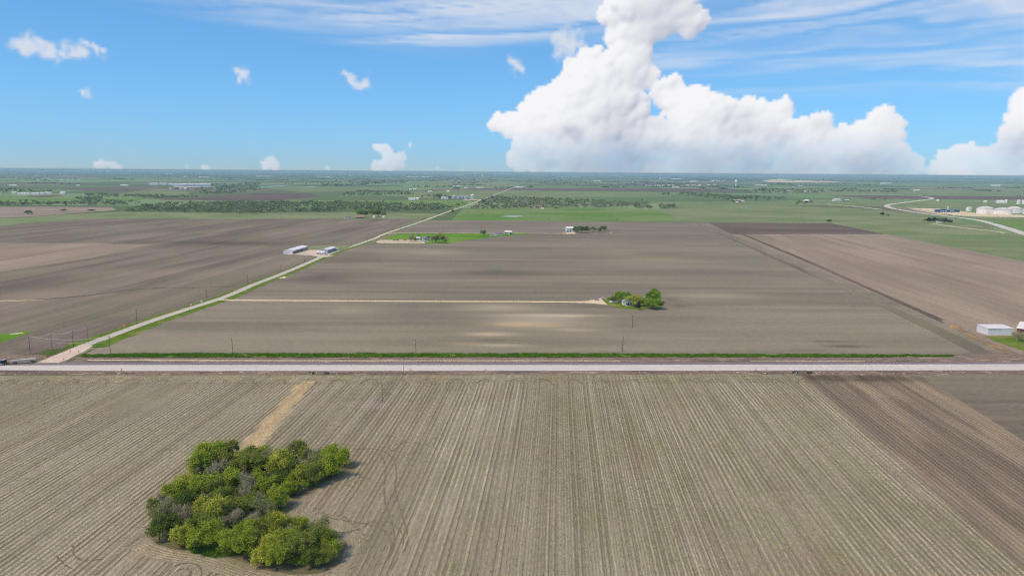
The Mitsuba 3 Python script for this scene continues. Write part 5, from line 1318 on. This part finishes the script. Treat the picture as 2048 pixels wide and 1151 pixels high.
# bare truck yard at the bins
ground('yard', 'pale yard in front of the grain bins', [(-206.14,2831.54),(-193.86,2886.6),(-117.59,2912.19),(-120.57,2837.43),(-169.39,2817.93)], 'sand', cat='yard')

# tank farm at right
TW1 = C(238, 238, 240)
for nm, at, r, h, c, lb, dome in (
        ('storage_tank', (1431.36,2223.23), 7.77, 11.87, 2.4, 'small white tank with conical roof left of the big tanks', False),
        ('storage_tank', (1389.27,2082.39), 21.89, 15.81, 9.0, 'large white domed tank, left one of the three', True),
        ('storage_tank', (1373.56,2055.33), 7.48, 13.01, 0.8, 'small flat white tank in front of the left domed tank', False),
        ('storage_tank', (1423.85,2056.66), 22.96, 13.59, 8.5, 'large white domed tank, middle and nearest of the three', True),
        ('storage_tank', (1503.67,2122.76), 19.42, 14.32, 8.5, 'large white domed tank, right one of the three', True),
        ('storage_tank', (1527.72,2089.72), 19.59, 14.10, 8.0, 'white tank cut off by the right edge', True),
        ('storage_tank', (2002.79,2809.77), 6.14, 16.91, 1.5, 'slim tall white tank behind the domed tanks', False),
        ('storage_tank', (2030.85,2814.38), 10.53, 16.55, 1.5, 'wide tall white tank behind, at the right edge', False)):
    silo(nm, lb, 'tank', at, r, h, c, TW1, C(214, 212, 210), 'white storage tanks of the tank farm', dome, 1 if dome else 0)
silo('vent_stack', 'tall white stack above the blue equipment', 'stack', (1424.25,2318.51), 1.80, 11.39, 0.6, WHITE)
BLU = [C(38, 74, 112), C(52, 90, 130), C(30, 60, 98), C(70, 108, 140)]
r6 = np.random.default_rng(8)
p0, p1 = np.array((1287.84,2148.14)), np.array((1358.52,2151.97))
for i in range(9):
    a = p0 + (p1 - p0) * (i + .04) / 9; b = p0 + (p1 - p0) * (i + .94) / 9
    W, tw = frame(a, b)
    k = numbered('equipment_module')
    hh = r6.uniform(6.5, 9)
    part(k, 'housing', [bx(W, 12, hh, W / 2, 6, 0)], BLU[i % 4], .05, tw=tw)
    part(k, 'panel', [bx(W * .55, .3, hh * .35, W * r6.uniform(.35, .65), -.1, hh * .3)], C(206, 216, 224) if i in (1, 2, 3, 5, 6) else C(24, 40, 66), 0, tw=tw)
    part(k, 'cooler', [bx(W * .7, 8, 1.4, W / 2, 6, hh + .02)], C(150, 176, 190), 0, tw=tw)
    tag(k, f'blue equipment module, {ORD[i]} from the left end of the row', 'equipment', 'blue equipment modules of the tank farm')
shed('control_building', 'pale blue low building left of the blue equipment row', 'building', (1303.28,2200.27), (1307.87,2183.93), 26, 6, .6, C(196, 208, 222), C(170, 184, 200))
shed('far_building', 'white building with dark opening behind the tank farm', 'building', (1974.31,2891.89), (1997.94,2881.82), 30, 9, 3)
shed('far_building', 'tall white box right of the building with dark opening', 'building', (2002.97,2887.34), (2008.06,2883.52), 14, 15, .6)
shed('far_building', 'small pale building far left of the back tanks', 'building', (1941.9,2929.33), (1951.91,2921.4), 16, 7, 2, OFFW)
shed('far_building', 'tiny white hut inside the upper highway bend', 'hut', (1818.42,3039), (1826.81,3040), 10, 5, 4)
shed('far_barn', 'dark brown open barn before the right tree line', 'barn', (876.51,2811.26), (905.9,2816.43), 16, 6, 3, C(70, 52, 50), C(190, 170, 166))
shed('far_shed', 'white shed in front of the dark brown barn', 'shed', (872.82,2768.46), (882.11,2770.07), 6, 3, 1)
shed('far_shed', 'low white shed right of the dark brown barn', 'shed', (932.07,2889.45), (943.96,2891.59), 8, 3, 1.4, OFFW)
shed('far_barn', 'pale long barn among the right-hand green fields', 'barn', (1341.55,2953), (1368.76,2957.88), 22, 8, 3, C(200, 204, 196), C(214, 216, 206))
shed('far_barn', 'dark and white barn right of the pale long barn', 'barn', (1381.79,2950.04), (1399.95,2953.29), 14, 7, 2, C(120, 124, 126), WHITE)
shed('far_house', 'white-roofed farm under the dark trees at right', 'house', (1222.59,2962.31), (1238.39,2965.18), 14, 4, 3)
house('far_house', 'white-roofed house among the far highway farm trees', 'house', (1030.33,1725), (1038.16,1725.84), 10, 3.4, 2.6, 'x', C(190, 190, 190), C(212, 214, 216))
house('far_house', 'white house front below the dark trees of the highway farm', 'house', (998.57,1656.33), (1007.95,1657.3), 9, 3.4, 2.6, 'x', C(224, 224, 224), C(150, 152, 156))
shed('tool_shed', 'greenish small roof at the left of the highway farm', 'shed', (1022.75,1760.68), (1028.74,1761.33), 8, 3, 1.5, C(180, 190, 160), C(190, 198, 160))
# lorry and huts by the tank-farm gate
car('white pickup at the gate of the tank farm', (1201.34,1926.9), 0.1, C(230, 230, 230), 'pickup')
car('dark pickup on the highway below the tank farm gate', (1163.22,1854.51), -0.5, C(60, 64, 66), 'pickup')

# the long warehouse
for a, b, D, h, lb in (((-2181.04,4733), (-2042.01,4817), 120, 17, 'main hall of the long white warehouse'), ((-2249.09,4708), (-2182.47,4732), 90, 15, 'left wing of the long white warehouse'), ((-2464.38,5093), (-2437.33,5104), 80, 12, 'small wing at the left end of the white warehouse'), ((-2567.41,5171), (-2524.98,5188), 70, 11, 'second white hall left of the long warehouse'), ((-2577.34,5047), (-2527.05,5068), 80, 13, 'leftmost white hall of the warehouse row'), ((-2630.28,4769), (-2588.54,4785), 40, 7, 'separate low white shed left of the warehouse row')):
    shed('warehouse', lb, 'warehouse', a, b, D, h, 2.5, C(226, 226, 228), C(232, 232, 234), 'white warehouses far left')
ground('yard', 'white loading yard at the right end of the long warehouse', [(-2160.71,4549),(-2211.5,4657),(-2025.29,4790),(-2014.1,4828),(-1983.75,4739),(-2071.87,4565)], 'caliche', cat='yard')


def row_of(name, cat, group, items, h=(5, 8), D=14, wall=None):
    r = np.random.default_rng(len(items))
    for (a, b, lb) in items:
        hh = r.uniform(*h)
        shed(name, lb, cat, a, b, D, hh, hh * .4, wall or C(224, 222, 220), [WHITE, C(226, 224, 222), C(204, 206, 210)][r.integers(0, 3)], group)


row_of('far_shed', 'shed', 'white sheds far at the left edge', [((-2195.69,3113), (-2180.66,3116), 'white house-like shed at the left end of the far left row'), ((-2092.53,2998.87), (-2050.49,3009), 'long low white shed second in the far left row'), ((-2043.15,3010), (-2015.56,3017), 'white shed third in the far left row'), ((-2035.16,3053), (-2018.38,3056), 'grey-white shed fourth in the far left row'), ((-2048.18,3105), (-2023.53,3111), 'white shed fifth in the far left row'), ((-1997.12,3132), (-1977.93,3136), 'cream house at the right end of the far left row')], (6, 8), 20)
ground('yard', 'dark bare yard below the far left sheds', [(-1950.19,2807.99),(-1986.34,2919.97),(-1947,3046),(-1880.97,2981.61),(-1832.73,2809.99)], 'plum_soil', cat='soil')
row_of('hamlet_house', 'house', 'houses of the far left hamlet', [((-4440,6813), (-4418,6827), 'leftmost white house of the far left hamlet'), ((-4360,6782), (-4336,6797), 'second pale house of the far left hamlet'), ((-4286,6747), (-4262,6762), 'third and brightest white house of the far left hamlet'), ((-4431,7078), (-4417,7087), 'fourth small house of the far left hamlet'), ((-4143,6677), (-4126,6688), 'fifth small house of the far left hamlet'), ((-4238,6942), (-4221,6953), 'sixth white house of the far left hamlet'), ((-5401,8911), (-5380,8929), 'house standing behind the far left hamlet'), ((-4370,6540), (-4351,6552), 'pale shed apart on the left of the far left hamlet')], (5, 8), 22)
row_of('far_barn', 'barn', 'white roofs beside the small far meadows', [((-2834.84,4624), (-2820.27,4629), 'lone round-topped white barn below the far left hamlet'), ((-3183,4493), (-3146,4507), 'long pale greenhouse at the far left'), ((-1935.77,4009), (-1920.99,4013), 'first white shed below the long warehouse'), ((-1903.93,3995), (-1891.63,3999), 'second white shed below the long warehouse'), ((-1869.85,3982), (-1857.55,3986), 'third white shed below the long warehouse'), ((-1845.24,3990), (-1832.89,3993), 'fourth white shed below the long warehouse')], (6, 9), 16)
ham = []
for i, (zx, lb) in enumerate(((((1183.97,6313), (1205.51,6322)), 'first'), (((1175.26,6129), (1193.83,6136)), 'second'), (((1200.83,6094), (1228.59,6105)), 'third'), (((1291.57,6308), (1313.23,6317)), 'fourth'), (((1291.39,6128), (1312.43,6136)), 'fifth'), (((1374.86,6294), (1398.99,6303)), 'sixth'), (((1441.27,6413), (1468.43,6423)), 'seventh'),
                             (((1595.99,6521), (1621.33,6531)), 'eighth'), (((1713.42,6768), (1739.91,6779)), 'ninth'), (((1690.35,6461), (1713.07,6470)), 'tenth'), (((1841.88,6717), (1868.36,6727)), 'eleventh'), (((1842.98,6520), (1868.69,6530)), 'twelfth'))):
    ham.append((zx[0], zx[1], f'{lb} pale house from left in the hamlet beyond the dark strip'))
row_of('hamlet_house', 'house', 'houses of the hamlet beyond the dark strip', ham, (6, 9), 18)
row_of('far_barn', 'barn', 'far white buildings in the middle distance', [((1282.83,5679), (1339.27,5698), 'long white shed in front of the middle hamlet'), ((2115.26,10001), (2155.32,10025), 'bright white hall left behind the middle hamlet'), ((1471.45,8756), (1511.98,8777), 'white house group far left of the slim tower'), ((2336.33,6860), (2449.4,6853), 'very long white shed right of the water tower'), ((2963.84,10047), (3015,10075), 'white hall left of the ball water tower'), ((-455.07,3852), (-436.65,3857), 'white-roofed house behind the grain bins'), ((-358.91,3897), (-345.51,3900), 'small white-roofed shed behind the tall grain bin'), ((-625.65,4330), (-613.96,4334), 'first white cottage in the scrub beyond the bins'), ((-612.31,4410), (-597.42,4415), 'second white cottage in the scrub beyond the bins'), ((-320.53,4777), (-304.08,4782), 'white cottage on the dark strip left end'), ((-240.83,4862), (-196.97,4877), 'long pale farmstead on the bright far strip'), ((-447.36,5328), (-388.98,5349), 'brick-coloured farm ruin on the bright far strip'), ((30.66,5111), (73.97,5125), 'pale farm at the left end of the dark strip'), ((1827.03,4711), (1847.47,4717), 'white house in the far right hamlet'), ((1890.01,4583), (1911.77,4588), 'grey-white house right of the far right hamlet'), ((2436.02,4829), (2479.46,4841), 'white farm in the long dark tree row'), ((2878.98,5085), (2917.31,5096), 'lone white barn on the far green field'), ((2726.97,6759), (2755,6770), 'tiny white shed on the far right plain'), ((1076.83,9506), (1142.73,9336), 'pale quarry building left of the slim tower')], (4.5, 7.5), 24)
sky_sheds = []
for i, (a, b) in enumerate((((-3588,13065), (-3348,13055)), ((-2192.62,14637), (-1924.08,14625)), ((-1853.93,14398), (-1635.07,14338)), ((1180.49,18842), (1455.47,19158)), ((1574.04,19295), (1802.64,19137)), ((-4595,12756), (-4314,12799)), ((-8222,17005), (-8134,17221)), ((-14129,38358), (-14108,39119)), ((3094,20591), (3234,20749)), ((3119,14857), (3284,14991)), ((3047,13732), (3225,13669)), ((7888,25442), (8162,25744)), ((6942,20878), (7114,21040)), ((2384.13,9426), (2460.98,9467)), ((3084,10925), (3196,10991)), ((-10920,34655), (-10892,34878)), ((-1822.61,21553), (-1551.29,21990)), ((759.26,31547), (1115.18,32251)), ((5191,7747), (5235,7652)), ((4585,8799), (4714,8856)), ((-3336,14609), (-3304,14648)), ((-4624,10536), (-4520,10640)), ((-5110,11112), (-5079,11146)))):
    names = ['first', 'second', 'third', 'fourth', 'fifth', 'sixth', 'seventh', 'eighth', 'ninth', 'tenth', 'eleventh', 'twelfth', 'thirteenth', 'fourteenth', 'fifteenth', 'sixteenth', 'seventeenth', 'eighteenth', 'nineteenth', 'twentieth', 'twenty-first', 'twenty-second', 'twenty-third']
    sky_sheds.append((a, b))
order = sorted(range(len(sky_sheds)), key=lambda i: sky_sheds[i][0][0] / sky_sheds[i][0][1])
row_of('skyline_shed', 'shed', 'white sheds near the skyline', [(sky_sheds[i][0], sky_sheds[i][1], f'tiny white shed near the skyline, {names[j]} counted from left') for j, i in enumerate(order)], (8, 12), 60)


def water_tower(label, at, h, r, slim=False, cols=(WHITE, WHITE)):
    tw = TW(at[0], at[1]); k = numbered('water_tower')
    if slim:
        part(k, 'stem', lathe([(0.001, 0), (r * .8, 0), (r * .55, h * .2), (r * .5, h * .72), (0.001, h * .72)], 18), cols[0], 0, tw=tw)
        part(k, 'tank', lathe([(r * .5, h * .70), (r, h * .80), (r * 1.02, h * .93), (0.001, h)], 20), cols[1], 0, tw=tw)
    else:
        part(k, 'stem', lathe([(0.001, 0), (r * .62, 0), (r * .26, h * .12), (r * .2, h * .62), (0.001, h * .62)], 18), cols[0], 0, tw=tw)
        part(k, 'tank', lathe([(max(.001, r * math.cos(a)), h - r + r * math.sin(a) * .95) for a in np.linspace(-1.45, 1.57, 14)], 24), cols[1], 0, tw=tw)
    tag(k, label, 'water tower')


water_tower('white ball-shaped water tower on a stem, right of centre', (2096.49,6691), 55, 14)
water_tower('slim white tower near the skyline above the hamlet', (2649.63,12876), 74, 13, True)
water_tower('red and white tower on the skyline above the grain bins', (-712.29,17038), 100, 22, True, (WHITE, C(206, 120, 110)))

# ------------------------------------------------------------------ poles, wires, signs
WOOD = C(104, 86, 72)


def pole(label, at, h, arm=0.0, wood=WOOD, r=.17, yaw=1.45, can=False, pale=False):
    tw = TW(at[0], at[1], 0, yaw)
    k = numbered('utility_pole')
    part(k, 'pole', tube((0, 0, -.2), (0, 0, h), r, r * .72, 8), wood, .08, tw=tw)
    if arm:
        part(k, 'crossarm', [bx(.14, arm, .16, .2, 0, h - .75)], [c * .9 for c in wood], 0, tw=tw)
        for y in (-arm * .46, arm * .16, arm * .46):
            part(k, 'insulator', lathe([(0.001, 0), (.10, 0), (.13, .12), (.05, .28), (0.001, .3)], 8), C(214, 214, 216), 0, tw=T().translate([float(at[0]), float(at[1]), 0.0]).rotate([0, 0, 1], math.degrees(yaw)).translate([.2, float(y), float(h - .59)]))
    else:
        part(k, 'insulator', lathe([(0.001, 0), (.09, 0), (.12, .12), (.05, .3), (0.001, .32)], 8), C(206, 206, 208), 0, tw=T().translate([float(at[0]), float(at[1]), float(h)]))
    if can:
        part(k, 'transformer', lathe([(0.001, 0), (.26, 0), (.28, .9), (.1, 1.0), (0.001, 1.0)], 12), C(196, 200, 202), 0, tw=T().translate([float(at[0] - .45), float(at[1]), float(h - 2.6)]))
    tag(k, label, 'utility pole', 'wooden utility poles')
    return np.array([at[0], at[1], h])


PA = pole('leftmost wooden pole with a white transformer near the junction', (-290.17,412.63), 11.13, 1.8, can=True)
PB = pole('second wooden pole from left near the junction', (-282.13,420.61), 10.89, 0.0, C(126, 112, 100))
PC = pole('third wooden pole from left, with crossarm and transformer', (-273.21,427.38), 11.14, 2.8, can=True)
PD = pole('fourth wooden pole from left, with wide pale crossarm', (-271.67,440.22), 11.19, 3.2, C(120, 106, 94))
PE = pole('wooden pole right of the county road mouth with boxes on it', (-243.01,414.59), 11.02, 1.0, can=True)
PF = pole('dark wooden pole with crossarm left of the county road', (-269.71,496.22), 11.19, 2.4, C(84, 72, 64))
PG = pole('wooden pole left of the road by the farmhouse drive turn-off', (-264.96,601.3), 8.66, 2.0)
PH = pole('wooden pole left of the county road beyond the drive turn-off', (-261.64,689.42), 8.06, 1.8)
pole('wooden pole in the grass swale, left part of the great field', (-167.63,411.43), 11.16)
pole('wooden pole in the grass swale, centre of the great field', (-57.55,412.23), 10.97, can=True)
pole('taller dark one of two poles side by side in the swale', (69.41,427.94), 9.92, 0, C(80, 68, 60))
pole('shorter one of two poles side by side in the swale', (67.75,421.76), 8.85, 0, C(132, 118, 104))
pole('lone wooden pole in the field below the farmhouse', (86.83,496.64), 10.00, 0, C(108, 84, 70), .2)
pole('dark pole standing in the near crop field', (-62.27,327.21), 10.02, 0, C(52, 46, 42), .16)
pole('thin brown pole on the near side of the main road', (-58.93,373.13), 7.71, 0, C(140, 108, 86), .13)
pole('thin pale pole in the swale at right', (189.78,420.44), 11.02, 0, C(150, 146, 142), .09)
pole('thin pale pole at the dark corner near the white shed', (280.19,420.63), 10.72, 0, C(150, 146, 142), .09)
for a, h, lb in (((-257.13,776.21), 6.73, 'wooden pole before the pole barns, nearer one'), ((-255.34,858.63), 6.49, 'wooden pole before the pole barns, farther one'), ((-253.11,921.96), 6.61, 'pole at the office building of the pole barns'), ((-239.87,954.93), 6.84, 'pole at the far end of the shorter pole barn'), ((-236.9,1037.04), 7.04, 'pole beside the road past the pole barns'), ((-223.62,1082.44), 13.89, 'tall pole beside the roadside farmstead drive'), ((-232.18,1206.41), 7.72, 'first small pole left of the far road'), ((-234.52,1304.37), 8.33, 'second small pole left of the far road'), ((-208.49,1317.95), 8.41, 'small pole right of the far road'), ((-105.94,1288.17), 4.12, 'tiny pole on the long cream drive')):
    pole(lb, a, h, 1.6)


def wire(label, a, b, sag, offs, r=.045):
    k = numbered('power_line')
    d = (b - a)[:2] / np.linalg.norm((b - a)[:2]); nr = np.array([-d[1], d[0], 0])
    for o, dz in offs:
        t = np.linspace(0, 1, 15)
        p = a + (b - a) * t[:, None] + nr * o
        p[:, 2] += dz - sag * 4 * t * (1 - t)
        part(k, 'wire', [tube(p[i], p[i + 1], r, n=4) for i in range(14)], C(206, 200, 196), 0)
    tag(k, label, 'power line')


wire('pale power line sagging from the leftmost pole across the road mouth', PA, PE, 2.2, ((-.45, -.3), (.45, -.3), (0, -2.2)))
wire('pale wires between the first and second left poles', PA, PB, .9, ((-.4, -.4), (.4, -.4)))
wire('pale wires between the second and third left poles', PB, PC, 1.0, ((-.4, -.2), (.4, -.2)))
wire('pale wires between the third and fourth left poles', PC, PD, 1.2, ((-1.1, -.4), (1.1, -.4)))
wire('thin wires from the fourth pole to the dark road pole', PD, PF, 2.2, ((-.9, -.4), (.9, -.4)), .022)
wire('thin wires between the dark road pole and the drive pole', PF, PG, 2.6, ((-.9, -.4), (.9, -.4)), .02)


def drum(label, at):
    k = numbered('traffic_drum'); tw = TW(at[0], at[1], .21)
    part(k, 'body', lathe([(0.001, 0), (.34, 0), (.34, .1), (.26, .12), (.24, .5), (.20, 1.05), (0.001, 1.07)], 14), C(222, 92, 34), 0, tw=tw)
    part(k, 'reflective_band', lathe([(.255, .36), (.272, .36), (.262, .52), (.245, .52)], 14), C(226, 222, 216), 0, tw=tw)
    part(k, 'reflective_band', lathe([(.235, .68), (.252, .68), (.242, .84), (.225, .84)], 14), C(226, 222, 216), 0, tw=tw)
    tag(k, label, 'traffic drum', 'orange traffic drums')


for a, lb in (((-264.09,417.47), 'orange traffic drum on the right of the junction mouth'), ((-269.36,417.8), 'orange traffic drum on the left of the junction mouth'), ((-261.94,399.18), 'orange traffic drum at the near right corner of the junction'), ((-273.1,400.2), 'orange traffic drum behind the haulage trailer'), ((-216.37,378.25), 'orange traffic drum on the near road edge at left'), ((-14.7,383.38), 'orange traffic drum on the near road edge at centre'), ((139.13,388.47), 'left orange drum of the pair at right on the road'), ((145.39,388.84), 'right orange drum of the pair at right on the road'), ((-56.76,382.57), 'orange drum close to the thin brown pole')):
    drum(lb, a)


def road_sign(label, at, h, w, col, diamond=True, yaw=0.0):
    tw = TW(at[0], at[1], 0, yaw); k = numbered('road_sign')
    part(k, 'post', tube((0, .08, 0), (0, .08, h), .05, n=6), C(140, 140, 140), 0, tw=tw)
    m = bx(w, .05, w, 0, 0, -w / 2)
    if diamond: m.apply_transform(trimesh.transformations.rotation_matrix(math.pi / 4, [0, 1, 0]))
    m.apply_translation((0, 0, h - w * .1))
    part(k, 'panel', m, col, 0, tw=tw)
    tag(k, label, 'road sign')


road_sign('orange diamond roadworks sign in the field edge left of the road', (-271.79,482.96), 2.4, 1.5, C(232, 150, 110))
road_sign('white square sign beside the county road near the drive', (-261.07,582.44), 1.5, 1.6, C(226, 224, 214), False)
road_sign('pale orange board left of the county road', (-262.78,566.66), 1.3, 1.4, C(232, 196, 150), False)


def culvert(label, at, yaw):
    tw = TW(at[0], at[1], 0, yaw); k = numbered('culvert')
    hr = 0.75
    out = trimesh.creation.annulus(hr * .86, hr, 2.4, sections=20)
    out.apply_transform(trimesh.transformations.rotation_matrix(math.pi / 2, [0, 1, 0])); out.apply_translation((-1.0, 0, .55))
    part(k, 'pipe', out, C(66, 62, 60), 0, tw=tw)
    cap = trimesh.creation.cylinder(hr * .855, .1, sections=20)
    cap.apply_transform(trimesh.transformations.rotation_matrix(math.pi / 2, [0, 1, 0])); cap.apply_translation((-1.6, 0, .55))
    part(k, 'dark_bore', cap, C(14, 13, 13), 0, tw=tw)  # black disc in the pipe, standing in for the shade inside
    part(k, 'apron', [hull([(-1.6, -1.3, .02), (-1.6, 1.3, .02), (.9, -1.9, .02), (.9, 1.9, .02), (-1.6, -1.3, .12), (-1.6, 1.3, .12), (.9, -1.9, .1), (.9, 1.9, .1)]), hull([(-1.5, 1.2, 0), (.9, 1.8, 0), (-1.5, 1.4, 0), (.9, 2.0, 0), (-1.5, 1.2, 1.5), (-1.5, 1.4, 1.5), (.9, 1.8, .25), (.9, 2.0, .25)])], C(176, 166, 158), .05, tw=tw)
    tag(k, label, 'culvert', 'culvert mouths in the ditch')


for a, y, lb in (((-110.58,374.02), math.pi, 'left culvert mouth under the sandy field crossing'), ((-100.46,374.18), 0.0, 'right culvert mouth under the sandy field crossing'), ((157.76,381.88), math.pi, 'left culvert mouth under the dark field crossing'), ((167.87,381.94), 0.0, 'right culvert mouth under the dark field crossing')):
    culvert(lb, a, y + ROADDIR)
ground('field_crossing', 'earth field crossing between the two sandy culvert mouths', [(-109.63,378.47),(-104.11,378.61),(-100.81,372.33),(-109.49,372.11)], 'headland_soil', cat='crossing')
ground('field_crossing', 'dark earth field crossing between the two right culvert mouths', [(161.51,387.83),(168.99,388.03),(166.46,379.24),(157.18,379)], 'plum_soil', cat='crossing')

# ------------------------------------------------------------------ the lorry at the junction
ra, rb = np.array((-274.11,393.13)), np.array((-288.74,387.4))
yaw = math.atan2(rb[1] - ra[1], rb[0] - ra[0])
tw = TW(ra[0], ra[1], .21, yaw, 0.84)
k = numbered('haulage_trailer')
TRC = C(190, 184, 170)
part(k, 'body', [hull([(x, s * w, z) for x, w, z in ((.2, 1.25, 3.0), (.4, 1.1, 1.75), (3.6, 1.0, 1.3), (9.8, 1.0, 1.3), (12.6, 1.0, 1.75), (13.4, 1.25, 2.45), (.2, 1.25, 2.4)) for s in (-1, 1)])], TRC, .06, tw=tw)
part(k, 'top_rail', [bx(13.0, .16, .16, 6.8, 1.27, 2.62), bx(13.0, .16, .16, 6.8, -1.27, 2.62)], C(206, 202, 192), 0, tw=tw)
part(k, 'tailgate', [hull([(x, s * 1.28, z) for x, z in ((-.05, 1.4), (.16, 1.4), (-.25, 3.45), (.16, 3.3)) for s in (-1, 1)])], C(210, 206, 196), 0, tw=tw)
part(k, 'drawbar', [tube((13.2, 0, 1.3), (16.0, 0, 1.1), .14), bx(2.6, 1.0, .3, 12.6, 0, .95)], C(150, 146, 140), 0, tw=tw)
for x in (.9, 2.2, 11.2, 12.4):
    for y in (-1.02, 1.02):
        part(k, 'wheel', [wheel(x, y, .52, .5)], C(34, 33, 33), 0, tw=tw)
        part(k, 'hub', [place(trimesh.creation.cylinder(.26, .1, sections=12, transform=trimesh.transformations.rotation_matrix(math.pi / 2, [1, 0, 0])), x, y * 1.26, .52)], C(196, 192, 186), 0, tw=tw)
for x in (1.55, 11.8):
    part(k, 'mudguard', [bx(2.9, .5, .08, x, -1.02, 1.14), bx(2.9, .5, .08, x, 1.02, 1.14)], C(70, 66, 64), 0, tw=tw)
tag(k, 'dusty beige haulage trailer standing at the road junction', 'trailer')
k = numbered('lorry_tractor')
part(k, 'chassis', [bx(7.4, .9, .3, 18.6, 0, .75)], C(46, 46, 50), 0, tw=tw)
part(k, 'sleeper', [side_hull([(16.4, 1.1), (16.4, 3.0), (17.0, 3.55), (19.3, 3.2), (19.6, 1.1)], 2.4, .06)], C(30, 32, 40), 0, tw=tw)
part(k, 'wind_deflector', [hull([(16.9, -1.1, 3.56), (16.9, 1.1, 3.56), (19.4, -1.1, 3.24), (19.4, 1.1, 3.24), (16.9, -1.1, 3.68), (16.9, 1.1, 3.68), (19.4, -1.1, 3.36), (19.4, 1.1, 3.36)])], C(206, 208, 212), 0, tw=tw)
part(k, 'cab', [side_hull([(19.65, .9), (19.65, 2.9), (20.9, 2.8), (21.4, 2.05), (23.2, 1.85), (23.4, .8)], 2.3, .1)], C(52, 118, 176), .02, tw=tw)
part(k, 'side_window', [bx(.9, 2.24, .6, 20.3, 0, 2.05)], C(30, 36, 44), 0, tw=tw)
part(k, 'bumper', [bx(.3, 2.3, .5, 23.5, 0, .4)], C(206, 208, 210), 0, tw=tw)
part(k, 'fuel_tank', [bx(1.5, .6, .6, 19.6, 1.0, .45)], C(190, 194, 198), 0, tw=tw)
part(k, 'exhaust', [tube((16.35, .9, 1.0), (16.35, .9, 3.9), .1)], C(120, 122, 126), 0, tw=tw)
part(k, 'headlight', [bx(.08, .4, .25, 23.4, .8, 1.1)], C(226, 228, 230), 0, tw=tw)
part(k, 'headlight', [bx(.08, .4, .25, 23.4, -.8, 1.1)], C(226, 228, 230), 0, tw=tw)
for x in (16.9, 18.2, 22.4):
    for y in (-1.02, 1.02):
        part(k, 'wheel', [wheel(x, y, .52, .5 if x < 20 else .3)], C(34, 33, 33), 0, tw=tw)
        part(k, 'hub', [place(trimesh.creation.cylinder(.27, .1, sections=12, transform=trimesh.transformations.rotation_matrix(math.pi / 2, [1, 0, 0])), x, y * 1.26, .52)], C(200, 200, 200), 0, tw=tw)
tag(k, 'lorry tractor with blue bonnet and black sleeper at left edge', 'lorry')

# ------------------------------------------------------------------ cattle on the pasture
import manifold3d as m3


def hullchain(pts):
    """pts: (x, y, z, r); each consecutive pair becomes a capsule-like bone."""
    out = []
    for a, b in zip(pts[:-1], pts[1:]):
        sp = [m3.Manifold.sphere(q[3], 10).translate(tuple(q[:3])) for q in (a, b)]
        out.append(m3.Manifold.batch_hull(sp))
    return out


bones = hullchain([(-.95, 0, 1.05, .36), (-.3, 0, .98, .42), (.45, 0, 1.0, .42), (.85, 0, 1.12, .30), (1.25, 0, 1.12, .2), (1.5, 0, .85, .15), (1.72, 0, .62, .09)])
for s in (-1, 1):
    bones += hullchain([(.62, s * .2, .9, .17), (.64, s * .22, .5, .09), (.62, s * .22, .06, .075)])
    bones += hullchain([(-.9, s * .2, .95, .22), (-.78, s * .22, .62, .12), (-.98, s * .22, .42, .08), (-.94, s * .22, .06, .075)])
    bones += hullchain([(1.32, s * .12, 1.2, .05), (1.28, s * .3, 1.16, .04)])
bones += hullchain([(-1.28, 0, 1.2, .05), (-1.38, 0, .8, .035), (-1.36, 0, .5, .06)])
cow = mesh_of([trimesh.Trimesh(*(lambda q: (q.vert_properties[:, :3], q.tri_verts))(m3.Manifold.batch_boolean(bones, m3.OpType.Add).to_mesh()))])
cow_ply = [painted(cow, c, .1, 'matt') for c in (C(34, 30, 30), C(60, 44, 36))]
for i, (a, lb) in enumerate((((-125.84,1982.56), 'leftmost black cow in the upper row on the pasture'), ((-119.12,1973.36), 'second black cow in the upper row on the pasture'), ((-102.55,1998.43), 'third cow in the upper row on the pasture'), ((-95.82,1999.33), 'fourth cow in the upper row on the pasture'), ((-83.54,1864.12), 'left cow of the lower row on the pasture'), ((-78.28,1873.77), 'middle cow of the lower row on the pasture'), ((-63.98,1866.55), 'right cow of the lower row on the pasture'),
                             ((28.78,1997.96), 'left cow of the three below the brick house'), ((36.84,2014.45), 'middle cow of the three below the brick house'), ((51.12,2016.35), 'right cow of the three below the brick house'))):
    k = numbered('cow')
    scene[k] = {**cow_ply[i % 2], 'to_world': TW(a[0], a[1], .2, i * 1.3, 1.0)}
    tag(k, lb, 'cow', 'cattle on the far pasture')
